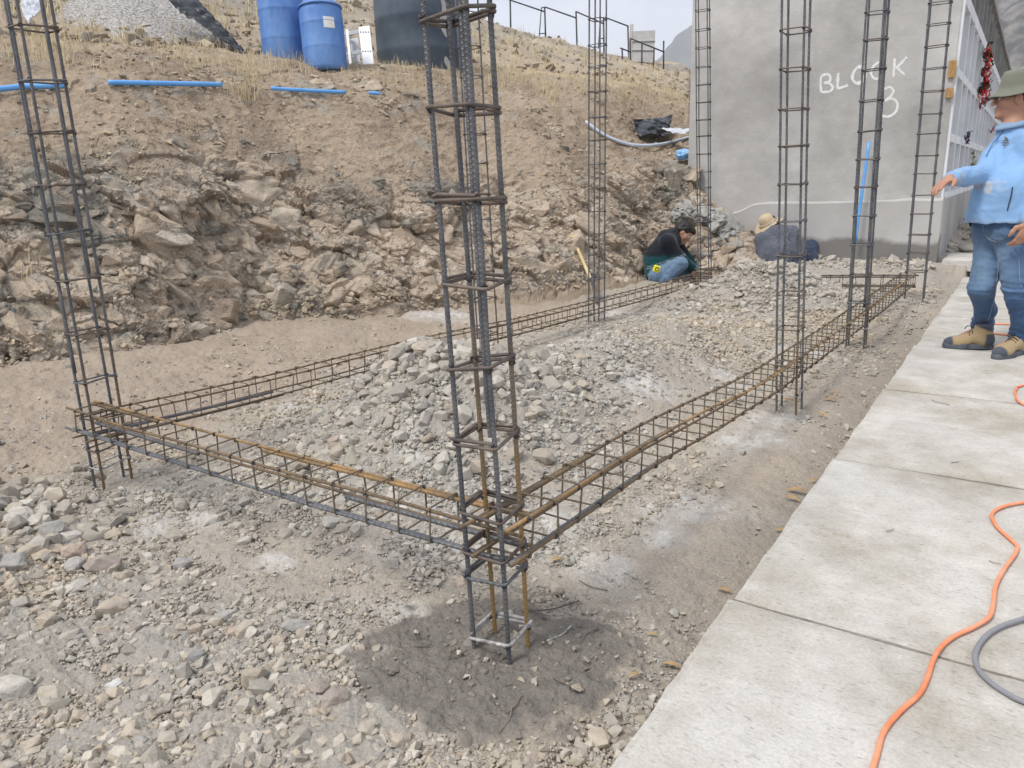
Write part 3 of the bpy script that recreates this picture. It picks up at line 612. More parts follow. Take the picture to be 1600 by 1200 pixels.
def column(label,base,top,zr,a,b,yaw,rb,rs,mats,label_extra=None,near=False,seed=0,low=(),laps=(),crust=1):
    base=np.array(base);top=np.array(top); rg=np.random.default_rng(seed+5)
    root=empty('rebar_column',tuple(base),label=label,cat='rebar cage',group='upright column cages around the pit')
    inv=Matrix.Translation(-Vector(base)); d=(top-base)/(top[2]-base[2]); ax=lambda z: base+d*(z-base[2])
    ca,sa=math.cos(yaw),math.sin(yaw); rot=lambda x,y:np.array([x*ca-y*sa,x*sa+y*ca,0])
    cs=[(-a/2,-b/2),(a/2,-b/2),(a/2,b/2),(-a/2,b/2)]; off=rb*.6
    for i,(x,y) in enumerate(cs):
        z0=base[2]-.25; z1=3.3+rg.uniform(-.05,.1); n=int((z1-z0)/.0030) if near else 40
        P=barpath(ax(z0)+rot(x,y),ax(z1)+rot(x,y),n,.004,seed*7+i+1.5)
        mb=MB(); mb.tube(P,rb,12 if near else 8,rfun=ribbed if near else None); mm=mats[i]
        o=mb.build('bar',mm,root,smooth=not near); o.matrix_parent_inverse=inv
        if i in low: o['label']='vertical bar, yellow-brown with rust near its foot'
    for (i,zl0,zl1,ml) in laps:
        x,y=cs[i]; P=barpath(ax(zl0)+rot(x*.80,y*1.0),ax(zl1)+rot(x*.80,y*1.0),int((zl1-zl0)/.0030) if near else 30,.002,seed+33+i)
        mb=MB(); mb.tube(P,rb,12 if near else 8,rfun=ribbed if near else None); o=mb.build('lap_bar',ml,root,smooth=not near); o.matrix_parent_inverse=inv
    for k,z in enumerate(zr):
        q=rrect(a+2*rs+2*rb*.9,b+2*rs+2*rb*.9,rb*2.0); tx,ty=rg.uniform(-.16,.16,2) if near else rg.uniform(-.05,.05,2); j=rg.uniform(-.002,.002,2)
        P=np.array([ax(z)+rot(x+j[0],y+j[1])+np.array([0,0,x*tx+y*ty]) for x,y in q]); 
        # closed by a lapped hook: start point doubled and offset in height
        P=np.vstack([P,P[0]+[0,0,rs*2.2],P[1]+[0,0,rs*2.2],P[4]*.9+P[5]*.1+[0,0,rs*2.3]]); P[:4]+=[0,0,0]
        hk=ax(z)+rot(a/2*.25,b/2*.2)+[0,0,.01]; P=np.vstack([P[0]*.55+hk*.45,P]) if not near else np.vstack([P[0]*.55+hk*.45,P[:-1],*[P[j]+[rg.normal(0,.002),rg.normal(0,.002),rs*2.3+rg.normal(0,.0015)] for j in range(2,int(rg.integers(9,19)))]])
        mb=MB(); mb.tube(P,rs,7 if near else 6); mb.m=1
        for (x,y) in cs: knot(mb,ax(z)+rot(x*1.03,y*1.03),rb*1.25,rg)
        cr=(k<crust); o=mb.build('stirrup',[M_crust if cr else (M_rb if rg.random()<.75 else M_st),M_tie],root,smooth=True); o.matrix_parent_inverse=inv
        if cr: o['label']='bottom stirrup crusted with pale cement'
    return root
def colpos(b,t,y): p=PY(*b,y); q=PY(*t,y); return p,p+(q-p)*(3.2-p[2])/(q[2]-p[2])
yl=M_ru2
p,q=colpos((785,1030),(708,0),1.38); q+= [0,.02,0]
column('nearest rebar column cage standing in the dark wet mortar patch, thick ribbed bars',p,q,[.061,.233,.30,.409,.597,.784,.98,1.167,1.366,1.558,1.75,1.95,2.15,2.35,2.55,2.75],.112,.09,.0,.0061,.0046,[M_stp,M_stp,M_rz,M_rz],near=True,seed=1,laps=((1,.62,3.25,M_stp),),low=(2,3),crust=1)
p,q=colpos((175,735),(45,0),1.5)
column('leftmost rebar column cage rising before the rock face at the beam corner',p,q,[.079,.16,.30,.46,.669,.884,1.075,1.258,1.456,1.642,1.829,2.02,2.2,2.4,2.6],.062,.135,.12,.0062,.0038,[M_st,M_rz2,M_rz2,M_st],seed=2,low=(1,),laps=((0,.5,3.2,M_st),(3,.9,3.2,M_st)))
p,q=colpos((764,560),(729,0),3.95)
column('slim rebar column cage seen just behind the nearest one, before the rock face',p,q,[.06,.24,.48,.65,.84,.99,1.15,1.34,1.52,1.69,1.86,2.03,2.22,2.4,2.6],.09,.10,0,.0055,.0035,[M_st,M_st,M_rz2,M_st],seed=3)
p,q=colpos((932,500),(934,0),5.75)
column('rebar column cage with the shovel leaning beside it against the bank',p,q,[.07,.21,.39,.59,.77,.96,1.15,1.35,1.54,1.72,1.92,2.11,2.27,2.46,2.65,2.85,3.03],.10,.10,0,.0065,.004,[M_st,M_st,M_st,M_st],seed=4)
p,q=colpos((1101,445),(1098,0),7.8)
column('far rebar column cage beside the squatting worker in the green jacket',p,q,[.2,.4,.58,.76,.93,1.11,1.27,1.45,1.63,1.79,1.96,2.13,2.3,2.48,2.65,2.83,3.0],.115,.09,.1,.0065,.004,[M_st,M_st,M_st,M_st],seed=5,crust=0)
p,q=colpos((1233,640),(1244,0),3.9)
column('rebar column cage on the right beam in front of the bowed worker in the hat',p,q,[.1,.25,.44,.62,.81,.98,1.16,1.34,1.51,1.69,1.86,2.03,2.2,2.4,2.6],.100,.112,0,.0058,.0036,[M_st,M_rz2,M_st,M_st],seed=6)
p,q=colpos((1337,545),(1372,0),5.6)
column('rebar column cage in front of the painted word and beside the blue pipe',p,q,[.15,.33,.52,.73,.92,1.11,1.29,1.47,1.66,1.85,2.03,2.19,2.38,2.57,2.76],.115,.09,0,.0066,.0042,[M_st,M_st,M_rz2,M_st],seed=7,laps=((1,.3,3.2,M_st),))
p,q=colpos((1430,446),(1470,0),7.5)
column('farthest right rebar column cage close to the corner of the grey building',p,q,[.34,.5,.66,.84,1.0,1.18,1.33,1.51,1.67,1.85,2.03,2.2,2.37,2.53,2.7,2.9],.150,.08,0,.0072,.0042,[M_st,M_st,M_st,M_st],seed=8,crust=0)

def beam(label,ctrl,wd,ht,rr,rs,step,mats,laps=(),seed=0,thin=None,jit=.004):
    """long cage: four bars and square stirrups"""
    C=smoothpath(ctrl,14); s=np.concatenate([[0],np.cumsum(np.linalg.norm(np.diff(C,axis=0),axis=1))]); Ltot=s[-1]
    at=lambda q:np.array([np.interp(q,s,C[:,k]) for k in range(3)])
    T=(C[-1]-C[0]); T[2]=0; T/=np.linalg.norm(T); S=np.array([T[1],-T[0],0]); rg=np.random.default_rng(seed)
    root=empty('rebar_beam',tuple(C[0]),label=label,cat='rebar beam',group='long low beam cages tied between the columns'); inv=Matrix.Translation(-Vector(C[0]))
    cs=[(-wd/2,0),(wd/2,0),(wd/2,ht),(-wd/2,ht)]
    for i,(x,z) in enumerate(cs):
        qs=np.linspace(-.0,Ltot,60); P=np.array([at(q)+S*x+[0,0,z] for q in qs]); P[0]-=T*rg.uniform(0,.08); P[-1]+=T*rg.uniform(0,.06)
        P+=np.stack([vnoise(np.stack([qs*2.2,0*qs+i+seed,0*qs],1),k) for k in(1,2,3)],1)*jit
        mb=MB(); mb.tube(P,rr,8); o=mb.build('rod',mats[i],root,True); o.matrix_parent_inverse=inv
        if mats[i] is M_ru2: o['label']='rod bright yellow-orange with rust'
    for (i,q0,q1,r,ml) in laps:
        x,z=cs[i]; qs=np.linspace(q0,q1,24); P=np.array([at(q)+S*(x*.80)+[0,0,z-.004] for q in qs]); mb=MB(); mb.tube(P,r,8); o=mb.build('lap_rod',ml,root,True); o.matrix_parent_inverse=inv
    k=0; q=step*.5
    while q<Ltot-.02:
        c=at(q); lean=rg.uniform(-.012,.012); sk=rg.uniform(-.010,.010); r_=rrect(wd+rr*2+rs*2,ht+rr*2+rs*2,rr*2.0,3)
        P=np.array([c+S*x+np.array([0,0,z+ht/2])+T*(lean*z/ht+sk*x/wd) for x,z in r_]); P=np.vstack([P,P[0]+T*rs*2,P[0]*.5+(c+[0,0,ht*.75])*.5+T*rs*2])
        mb=MB(); mb.tube(P,rs,5); mb.m=1
        for (x,z) in cs[1:]: knot(mb,c+S*x+[0,0,z],rr*1.2,rg)
        o=mb.build('stirrup',[thin or M_thin,M_tie],root,True); o.matrix_parent_inverse=inv
        q+=step*rg.uniform(.93,1.07)
    return root
beam('front beam cage crossing the foreground with one bright rusty orange rod',[(-3.24,1.44,.265),(-2.1,1.44,.258),(-1.0,1.44,.268)],.115,.088,.0052,.003,.127,[M_ru,M_st,M_ru,M_ru2],laps=((0,0,.75,.0075,M_st),(1,0,1.0,.0075,M_st),(3,0,.5,.0075,M_ru),(3,1.15,2.27,.0065,M_ru2),(1,1.3,2.3,.0075,M_st),(0,1.55,2.3,.008,M_st)),seed=11)
beam('right beam cage running along the pavement side toward the grey building',[(-.99,1.33,.305),(-.985,2.2,.275),(-.955,3.5,.195),(-.93,4.9,.17),(-.87,6.3,.19),(-.83,7.6,.21)],.115,.095,.0052,.003,.127,[M_ru,M_ru,M_ru2,M_ru],laps=((1,0,.95,.008,M_st),(2,0,1.0,.007,M_st),(3,0,.6,.007,M_ru),(2,2.2,3.3,.0075,M_ru),(2,4.2,5.6,.009,M_ru)),seed=12)
beam('back beam cage along the foot of the rock cut, thin rusty rods',[(-3.17,1.44,.225),(-3.10,2.3,.205),(-3.08,3.5,.18),(-3.04,4.5,.14),(-3.02,5.75,.11),(-2.96,6.8,.10),(-2.86,7.9,.12)],.115,.09,.0045,.0028,.13,[M_ru,M_ru,M_ru,M_ru],laps=((0,0,.9,.0075,M_st),(1,0,.9,.0075,M_st),(1,2.4,4.1,.007,M_st),(2,2.6,4.1,.006,M_st),(1,4.6,6.4,.007,M_rb)),seed=13)
beam('far beam cage between the two end columns before the grey building',[(-2.88,7.86,.16),(-1.9,7.8,.13),(-.80,7.62,.19)],.11,.09,.007,.0035,.13,[M_rb,M_rb,M_rb,M_rb],seed=14)
# ================================================================ stones and gravel
def ico(sub):
    bm=bmesh.new(); bmesh.ops.create_icosphere(bm,subdivisions=max(sub,1),radius=1); bm.verts.ensure_lookup_table()
    if sub==0:
        bm.free(); bm=bmesh.new(); bmesh.ops.create_icosphere(bm,subdivisions=1,radius=1)
    V=np.array([v.co[:] for v in bm.verts]); F=np.array([[v.index for v in f.verts] for f in bm.faces]); bm.free(); return V,F
ICO={1:ico(1),2:ico(2),3:ico(3),4:ico(4)}
def stone_shape(sub,seed,planes=9,rough=0.0,lo=.55):
    V,F=ICO[sub]; V=V.copy(); g=np.random.default_rng(seed)
    for _ in range(planes):
        n=g.normal(size=3); n/=np.linalg.norm(n); d=g.uniform(lo,.86); k=V@n; s=np.where(k>d,d/np.maximum(k,1e-6),1); V*=s[:,None]
    if rough: V*=(1+rough*fbm(V*2.2+seed,seed%97,4))[:,None]
    V/=np.abs(V).max(0); return V,F
SH={1:[hull(100+i,11,box=.35) for i in range(14)],2:[hull(200+i,20,box=.35) for i in range(14)]}
def randrot(n,g):
    q=g.normal(size=(n,4)); q/=np.linalg.norm(q,axis=1)[:,None]; w,x,y,z=q.T
    return np.stack([1-2*(y*y+z*z),2*(x*y-z*w),2*(x*z+y*w),2*(x*y+z*w),1-2*(x*x+z*z),2*(y*z-x*w),2*(x*z-y*w),2*(y*z+x*w),1-2*(x*x+y*y)],1).reshape(-1,3,3)
PALET=np.array([[.40,.375,.33],[.43,.405,.36],[.37,.35,.32],[.45,.415,.355],[.42,.36,.29],[.33,.315,.29],[.49,.47,.435],[.43,.38,.315],[.40,.375,.34],[.38,.36,.33]])
def scatter(name,pos,rad,sub,mat_,label=None,cat=None,tint=None,flat=(.5,.85),sink=.25,grp=None):
    g=np.random.default_rng(len(pos)+sub); n=len(pos); si=g.integers(0,14,n); Vs=[];Fs=[];Cs=[];off=0
    for s in range(14):
        k=np.where(si==s)[0]
        if not len(k): continue
        V,F=SH[sub][s]; sc3=np.stack([np.ones(len(k)),g.uniform(.6,1,len(k)),g.uniform(*flat,len(k))],1)
        R=randrot(len(k),g); Rz=R; P=(V[None]*sc3[:,None,:])
        yaw=g.uniform(0,6.28,len(k)); til=g.normal(0,.35,(len(k),2))
        cy,sy=np.cos(yaw),np.sin(yaw); M=np.zeros((len(k),3,3)); M[:,0,0]=cy;M[:,0,1]=-sy;M[:,1,0]=sy;M[:,1,1]=cy;M[:,2,2]=1
        T=np.zeros((len(k),3,3)); T[:,0,0]=np.cos(til[:,0]);T[:,0,2]=np.sin(til[:,0]);T[:,2,0]=-np.sin(til[:,0]);T[:,2,2]=np.cos(til[:,0]);T[:,1,1]=1
        M=M@T; W=np.einsum('nij,nvj->nvi',M,P)*rad[k][:,None,None]+pos[k][:,None,:]
        W[...,2]+=(rad[k]*sc3[:,2]*(1-2*sink))[:,None]
        Vs.append(W.reshape(-1,3)); nv=len(V); Fs.append((F[None]+(np.arange(len(k))*nv)[:,None,None]).reshape(-1,3)+off); off+=len(k)*nv
        c=PALET[g.integers(0,len(PALET),len(k))]*g.uniform(.90,1.10,(len(k),1)); c=c if tint is None else c*tint(pos[k])
        Cs.append(np.repeat(c,nv,0))
    o=link(name,mesh_np(name,np.vstack(Vs),np.vstack(Fs),np.vstack(Cs),False),None,mat_)
    tag(o,label=label,cat=cat,kind='stuff' if cat!='stone' else None,group=grp); return o
M_stone=mat('broken stone',attr=True,rough=.95,bump=.8,bscale=90,var=.14,vscale=60,spec=.12,dist=.005)
PALET=(PALET*.62+PALET.mean(1)[:,None]*.38*np.array([1.07,1.0,.89]))*np.array([.97,.95,.92])
def tintf(p):
    n=fbm(np.stack([p[:,0]*1.1,p[:,1]*1.1,0*p[:,0]],1),77,3); a=np.clip(.5+n*1.3,0,1)[:,None]
    return (np.array([1.06,1.0,.92])*a+np.array([.97,1.0,1.03])*(1-a))*1.0
def sample(n,ymax,seed,power=1.0,rmin=.5):
    g=np.random.default_rng(seed); x=g.uniform(-5.2,-.5,n); y=g.uniform(-.1,ymax,n); c=cover(x,y)*(1-.96*wet(x,y))
    big=fbm(np.stack([x*2.6,y*2.6,0*x],1),88,3)
    keep=(g.random(n)<np.clip(sstep(.12,.95,c*(1+.7*big))*1.05,0,1)**power)&(x<PAVE_X-.0)&(np.hypot(x,y)>rmin)
    u,v,d=PROJ(np.stack([x,y,0*x],1)); keep&=(d>.3)&(u>-250)&(v<1420)&(u<1750)
    return x[keep],y[keep],c[keep],g
def heapf(x,y): # where big lumps belong
    return bump_(x,y,-3.05,.80,.7,.5,1)+bump_(x,y,-2.25,2.75,.75,.8,1.)+bump_(x,y,-1.95,7.15,.8,.85,1)
def place(x,y,lift=0): return np.stack([x,y,ground_h(x,y)+lift],1)
CLEAR=[(PZ(785,1030)[:2],.0)]
# fine gravel
x,y,c,g=sample(300000,3.2,11,.8); k=np.hypot(x,y)<3.4; x,y=x[k],y[k]
scatter('fine_gravel',place(x,y),g.lognormal(math.log(.0042),.32,len(x)),1,M_stone,'fine grey gravel strewn over the foreground dirt','gravel',tintf,(.55,.9))
x,y,c,g=sample(230000,7.6,12,1.0); scatter('gravel',place(x,y),np.clip(g.lognormal(math.log(.0068),.5,len(x)),.003,.018),1,M_stone,'grey crushed gravel covering the pit floor','gravel',tintf)
x,y,c,g=sample(27000,8.3,13,1.15); scatter('coarse_gravel',place(x,y),np.clip(g.lognormal(math.log(.0135),.42,len(x)),.007,.034),2,M_stone,'coarse broken stone lying over the pit floor','gravel',tintf,(.5,.85),.22)
# loose crumbs on the trodden earth, everywhere
g=np.random.default_rng(18); n=52000; rr_=.6*np.exp(g.random(n)*math.log(9/.6)); aa=g.uniform(R_(-6),R_(84),n); x=-np.sin(aa)*rr_; y=np.cos(aa)*rr_
k=(x<PAVE_X-.01)&(wet(x,y)<.25)&(x>-5.6)&(g.random(n)<np.clip(.5+1.2*fbm(np.stack([x*2,y*2,0*x],1),91,3),.08,1)); x,y,rr_=x[k],y[k],rr_[k]
scatter('soil_crumbs',place(x,y),np.clip(g.lognormal(math.log(.0042),.45,len(x)),.0015,.014)*np.clip(rr_/2.4,.7,1.8),1,M_stone,'small crumbs and pebbles loose on the trodden earth','pebbles',tintf)
# clods and stones caught in the wet mortar
g=np.random.default_rng(19); n=90; x=WETC[0]+g.normal(0,.2,n); y=WETC[1]+g.normal(0,.17,n); scatter('mortar_stones',place(x,y,.006),np.clip(g.lognormal(math.log(.006),.5,n),.002,.016),1,M_stone,'small stones stuck in the wet mortar','pebbles',lambda p:np.array([.9,.88,.85]))
g=np.random.default_rng(23); n=520; x=WETC[0]+g.normal(0,.19,n); y=WETC[1]+g.normal(0,.16,n); k=wet(x,y)>.3; x,y=x[k],y[k]
PALO=PALET; PALET=np.array([[.192,.174,.152],[.175,.158,.138],[.215,.196,.172]]); scatter('mortar_clods',place(x,y,-.001),np.clip(g.lognormal(math.log(.0062),.5,len(x)),.003,.016),2,M_stone,'soft clods of wet grey mortar round the nearest column foot','mortar',lambda p:np.array([1,1,1]),(.3,.6),.2); PALET=PALO
# rubble body of the heaps
g=np.random.default_rng(14); n=16000; x=g.uniform(-4,-.9,n); y=g.uniform(.1,8.4,n); hf=heapf(x,y); k=(g.random(n)<np.clip(hf,0,1)**1.5*.75)&(cover(x,y)>.25)&(hf>.15); x,y,hf=x[k],y[k],hf[k]
scatter('rubble',place(x,y,.004),np.clip(g.lognormal(math.log(.026),.32,len(x)),.014,.05)*(.75+.4*hf),2,M_stone,'heaped broken grey stone rubble','rubble',lambda p:np.array([1.02,1.02,1.02]),(.5,.85),.18)
# scattered small stones far too many to count on the dug floor and loose on the bank
k=np.where((Z>.9)&(Z<4.6)&(BU>-300)&(BU<1075))[0]; g=np.random.default_rng(15)
zt=Z[k]; wgt=np.where(zt<1.2,5.0,np.where(rockw[k]>.5,.30,1.0)); wgt=wgt*(np.clip(.6+1.4*fbm(S2[k]*1.7,93,3),.05,2)); wgt/=wgt.sum(); kk=k[g.choice(len(k),4600,p=wgt)]
ps=S2[kk]+g.normal(0,.008,(len(kk),3)); scatter('bank_scree',ps,np.clip(g.lognormal(math.log(.014),.45,len(kk)),.007,.05),1,M_stone,'loose stones and clods lying on the cut bank','scree',lambda p:np.array([1.0,.92,.80]),(.5,.85),.3)
k=np.where((Z>=4.6)&(Z<6.2)&(BU>-100)&(BU<1080))[0]; kk=k[g.choice(len(k),2600)]; scatter('hill_stones',S2[kk],np.clip(g.lognormal(math.log(.03),.55,len(kk)),.012,.11),1,M_stone,'grey stones littering the dry hillside','stones',lambda p:np.array([.80,.74,.66]),(.5,.8),.3)
x=g.uniform(-.75,1.5,500); y=g.uniform(10.3,14,500); scatter('path_stones',place(x,y),np.clip(g.lognormal(math.log(.03),.5,500),.01,.1),1,M_stone,'stones on the earth beyond the pavement','stones')
# fragments near the far wall
x=g.uniform(-2.6,-.8,700); y=g.normal(9.1,.17,700); scatter('wall_foot_rubble',place(x,np.minimum(y,9.33)),np.clip(g.lognormal(math.log(.016),.6,700),.008,.07),1,M_stone,'pale mortar crumbs along the foot of the grey wall','rubble',lambda p:np.array([1.0,1.0,1.0]))

# stones big enough to point at: (u,v, width px, rgb, elongation, flat, yaw, label)
TAN=(.42,.34,.25);PAL=(.50,.46,.39);GRY=(.33,.31,.28);DGR=(.20,.19,.18);BRN=(.30,.24,.19);WHT=(.58,.57,.54);PNK=(.43,.32,.24)
HERO=[(178,957,48,TAN,.75,.7,.3,'large rounded tan stone alone on the left foreground gravel'),
(120,922,44,PAL,.6,.45,1.0,'pale wedge of stone with a flat face below the left heap'),
(347,970,50,GRY,.4,.35,.6,'long flat grey stone at the edge of the left gravel'),
(307,986,30,TAN,.6,.5,.5,'sandy stone touching the long flat grey one'),
(369,991,28,PNK,.7,.6,.1,'pinkish tan stone right of the long flat grey one'),
(305,1032,40,DGR,.8,.6,.2,'dark grey rounded stone half sunk in the left gravel'),
(22,1084,62,PAL,.7,.6,.1,'pale grey boulder cut by the left edge of the picture'),
(181,1072,31,WHT,.65,.5,.7,'whitest stone of the left foreground gravel'),
(246,1060,26,GRY,.6,.5,1.4,'upright grey chip right of the whitest stone'),
(174,1144,29,TAN,.65,.6,.4,'oval tan stone low in the left foreground'),
(220,1162,30,GRY,.85,.7,.2,'square grey stone near the bottom left of the picture'),
(257,1114,30,BRN,.8,.6,.3,'brownish stone between the oval tan one and the paired blocks'),
(162,989,27,TAN,.8,.6,.6,'smaller tan stone just below the large rounded one'),
(211,986,30,BRN,.8,.6,.9,'brown-grey lump right below the large rounded tan stone'),
(52,1166,32,TAN,.8,.7,.8,'ochre stone in the bottom left corner cluster'),
(372,1165,30,TAN,.5,.5,1.1,'slanting tan sliver near the bottom edge'),
(462,983,56,GRY,.5,.45,.1,'lumpy pale grey clod before the white lime patch'),
(435,1003,32,TAN,.8,.6,.2,'round sandy stone left under the lumpy grey clod'),
(537,1020,38,PAL,.5,.4,.5,'pale flat stone pointing at the wet mortar patch'),
(502,1076,40,BRN,.85,.6,.9,'brown-grey stone leaning on the blocky one'),
(527,1098,46,BRN,.9,.8,.1,'blocky brownish stone, biggest in the middle foreground gravel'),
(627,1162,44,TAN,.6,.7,.9,'tall tilted tan stone close below the wet mortar patch'),
(720,914,34,PNK,.6,.5,.3,'orange-tan stone just left of the nearest column foot'),
(30,816,44,PAL,.7,.6,.3,'pale block on top of the left heap by the picture edge'),
(76,833,48,GRY,.6,.5,.2,'grey flattish block along the crest of the left heap'),
(112,843,42,PAL,.7,.6,.9,'pale stone in the middle of the left heap'),
(118,868,42,PNK,.8,.7,.2,'pinkish block at the front of the left heap'),
(162,889,60,BRN,.6,.6,.1,'largest block of the left heap, tan with a broad face'),
(120,888,38,GRY,.8,.7,1.2,'grey block wedged left of the largest heap block'),
(52,866,40,TAN,.7,.6,.5,'beige block below the pale one on the left heap'),
(16,886,52,GRY,.8,.7,.3,'grey boulder at the left picture edge on the heap'),
(235,872,38,PAL,.6,.5,.0,'light stone right of the left heap'),
(287,886,32,GRY,.9,.7,.4,'squarish grey stone standing apart right of the left heap'),
(334,816,32,PAL,.6,.6,.9,'pale stone below the front beam on the left'),
(318,797,24,PAL,.8,.7,.3,'small cream stone just under the front beam'),
(146,748,36,BRN,.6,.6,.2,'dark tan block beside the foot of the leftmost column'),
(382,847,26,PAL,.5,.5,.1,'flat cream chip alone on the smooth dirt'),
(646,701,62,TAN,.33,.35,.42,'long pale tan slab lying on the middle rubble heap'),
(690,735,28,PNK,.8,.8,.2,'rounded pinkish stone behind the nearest column'),
(500,651,30,(.52,.47,.35),.8,.7,.3,'cream block on the upper left slope of the middle heap'),
(606,612,20,TAN,.9,.9,.1,'small cube-like tan stone on top of the middle heap'),
(525,692,34,PNK,.4,.5,.9,'elongated pink-brown stone on the left of the middle heap'),
(608,685,34,GRY,.9,.8,.2,'big grey lump left of the long pale slab'),
(542,748,24,PAL,.8,.7,.3,'pale stone seen through the front beam'),
(517,822,32,PAL,.8,.7,.6,'pale angular stone just before the front beam'),
(566,823,34,PAL,.5,.5,.4,'light long stone right of the angular one before the front beam'),
(1037,501,30,TAN,.7,.65,.2,'sandy rock by the shovel side of the far dirt'),
(907,560,20,TAN,.8,.6,.3,'small cream rock behind the middle dirt mound'),
(1248,1,1,TAN,.8,.6,.3,None)]
def rot3(yaw,tx=0,ty=0): return np.array(Matrix.Rotation(yaw,3,'Z')@Matrix.Rotation(tx,3,'X')@Matrix.Rotation(ty,3,'Y'))
def groundhit(u,v):
    p=PZ(u,v,0)
    for _ in range(12):
        h=float(ground_h(np.array([p[0]]),np.array([p[1]]))[0]); p=PZ(u,v,h)
    return p
HP=[]
for i,(u,v,wpx,colr,el,fl,yaw,lab) in enumerate(HERO[:-1]):
    p=groundhit(u,v); d=(p-CAM)@RW[:,2]; r=wpx/2/F_PX*d; V,F=hull(900+i*7,19+i%5,1,3,.06,.45)
    yaw2=yaw+R_(35); V=(V*np.array([r,r*el,r*fl]))@rot3(yaw2,.12*math.sin(i),.15*math.cos(i*2)).T
    c=(np.array(colr)*.75+.105)*(1+.10*fbm(V/r*2+i,5,3))[:,None]; c=c*(1-.12*np.clip(fbm(V/r*6+i,6,3)*3,0,1))[:,None]
    o=link('stone',mesh_np('stone',V,F,c,False),None,M_stone); o.location=Vector(p)+Vector((0,0,r*fl*.42)); tag(o,lab,'stone',group='single stones one can point at on the pit floor'); HP.append((p[0],p[1],r))
# the largest lumps of each heap, alike
protos=[]
for i in range(12):
    V,F=hull(1500+i*3,20,1,2,.06,.4); V=V*np.array([1,.6+.35*((i*37)%10)/10,.5+.3*((i*53)%10)/10])
    c=PALET[i%len(PALET)]*(1.03+.10*fbm(V*2.2+i,5,3))[:,None]; protos.append(mesh_np('stone',V,F,c,False)); protos[-1].materials.append(M_stone)
def lumps(n,fn,r0,r1,label,grp,seed):
    g=np.random.default_rng(seed); k=0; t=0; mine=[]
    while k<n and t<9000:
        t+=1; x,y=fn(g); r=r0+(r1-r0)*g.random()**2
        if x>PAVE_X-.05 or any((x-a)**2+(y-b)**2<(.8*(r+q))**2 for a,b,q in HP): continue
        if wet(np.array([x]),np.array([y]))[0]>.05: continue
        HP.append((x,y,r)); z=float(ground_h(np.array([x]),np.array([y]))[0])
        o=bpy.data.objects.new('stone',protos[g.integers(0,12)]); COL.objects.link(o); o.location=(x,y,z+r*.28); o.scale=(r,r,r); o.rotation_euler=(g.normal(0,.3),g.normal(0,.3),g.uniform(0,6.28)); tag(o,label,'stone',group=grp); k+=1
def ell(cx,cy,rx,ry):
    def f(g):
        a=g.uniform(0,6.28); q=math.sqrt(g.random()); return cx+rx*q*math.cos(a),cy+ry*q*math.sin(a)
    return f
lumps(62,ell(-2.3,2.65,.75,.75),.03,.06,'grey broken stone on the rubble heap inside the front beams','stones of the middle rubble heap',31)
lumps(48,ell(-1.95,7.05,.75,.7),.03,.065,'pale stone on the far rubble heap before the bowed worker','stones of the far rubble heap',32)
lumps(48,ell(-3.05,.85,.75,.5),.03,.065,'grey stone packed on the rubble heap at the left edge','stones of the left rubble heap',33)
def fgz(g):
    p=PZ(g.uniform(-40,640),g.uniform(960,1230)); return p[0],p[1]
lumps(46,fgz,.014,.026,'small grey stone lying in the foreground gravel','stones of the foreground gravel',34)
# ================================================================ things around the pit
M_orange=mat('orange cable sheath',(.72,.20,.08),(.80,.33,.19),scale=5,rough=.6,spec=.3,var=.12,vscale=30)
M_gcab=mat('grey cable sheath',(.18,.18,.20),(.24,.24,.26),scale=6,rough=.5)
M_bluep=mat('blue plastic pipe',(.10,.33,.72),(.16,.40,.78),scale=5,rough=.4,spec=.4)
M_hose=mat('pale grey-blue hose',(.45,.52,.62),(.60,.65,.72),scale=6,rough=.5)
M_bbar=mat('blue barrel plastic',(.055,.16,.46),(.14,.27,.53),scale=3,detail=9,stretch=(1,1,.4),rough=.45,spec=.4,var=.08,vscale=12)
M_tank=mat('dark blue-grey tank plastic',(.045,.062,.088),(.085,.105,.13),scale=2.2,rough=.55,detail=9,var=.1,vscale=10)
M_alu=mat('white aluminium',(.62,.64,.65),(.72,.74,.75),scale=8,rough=.45,metal=.2)
M_black=mat('black plastic sheet',(.012,.014,.018),(.03,.034,.04),scale=3,rough=.32,spec=.5)
M_sheet=mat('dusty pale plastic',(.45,.48,.52),(.58,.60,.63),scale=4,rough=.5)
M_wood=mat('pale wood handle',(.50,.38,.20),(.62,.50,.30),scale=9,rough=.7,stretch=(1,1,.2))
M_blade=mat('worn shovel steel',(.10,.105,.11),(.22,.22,.22),scale=9,rough=.5,metal=.5)
M_post=mat('dark steel fence post',(.045,.045,.05),(.08,.075,.07),scale=9,rough=.6,metal=.3)
M_panel=mat('cast concrete panel',(.36,.355,.34),(.44,.435,.42),scale=3,rough=.9)
M_dot=mat('black rubber',(.015,.015,.016),(.03,.03,.03),scale=9,rough=.6)
M_label=mat('white paper label',(.75,.75,.72),(.68,.67,.62),scale=30,rough=.7)
M_cblock=mat('old concrete block',(.27,.25,.22),(.36,.335,.30),scale=8,rough=.95,bump=.8,bscale=60)
M_yel=mat('yellow plastic',(.75,.72,.02),rough=.4)
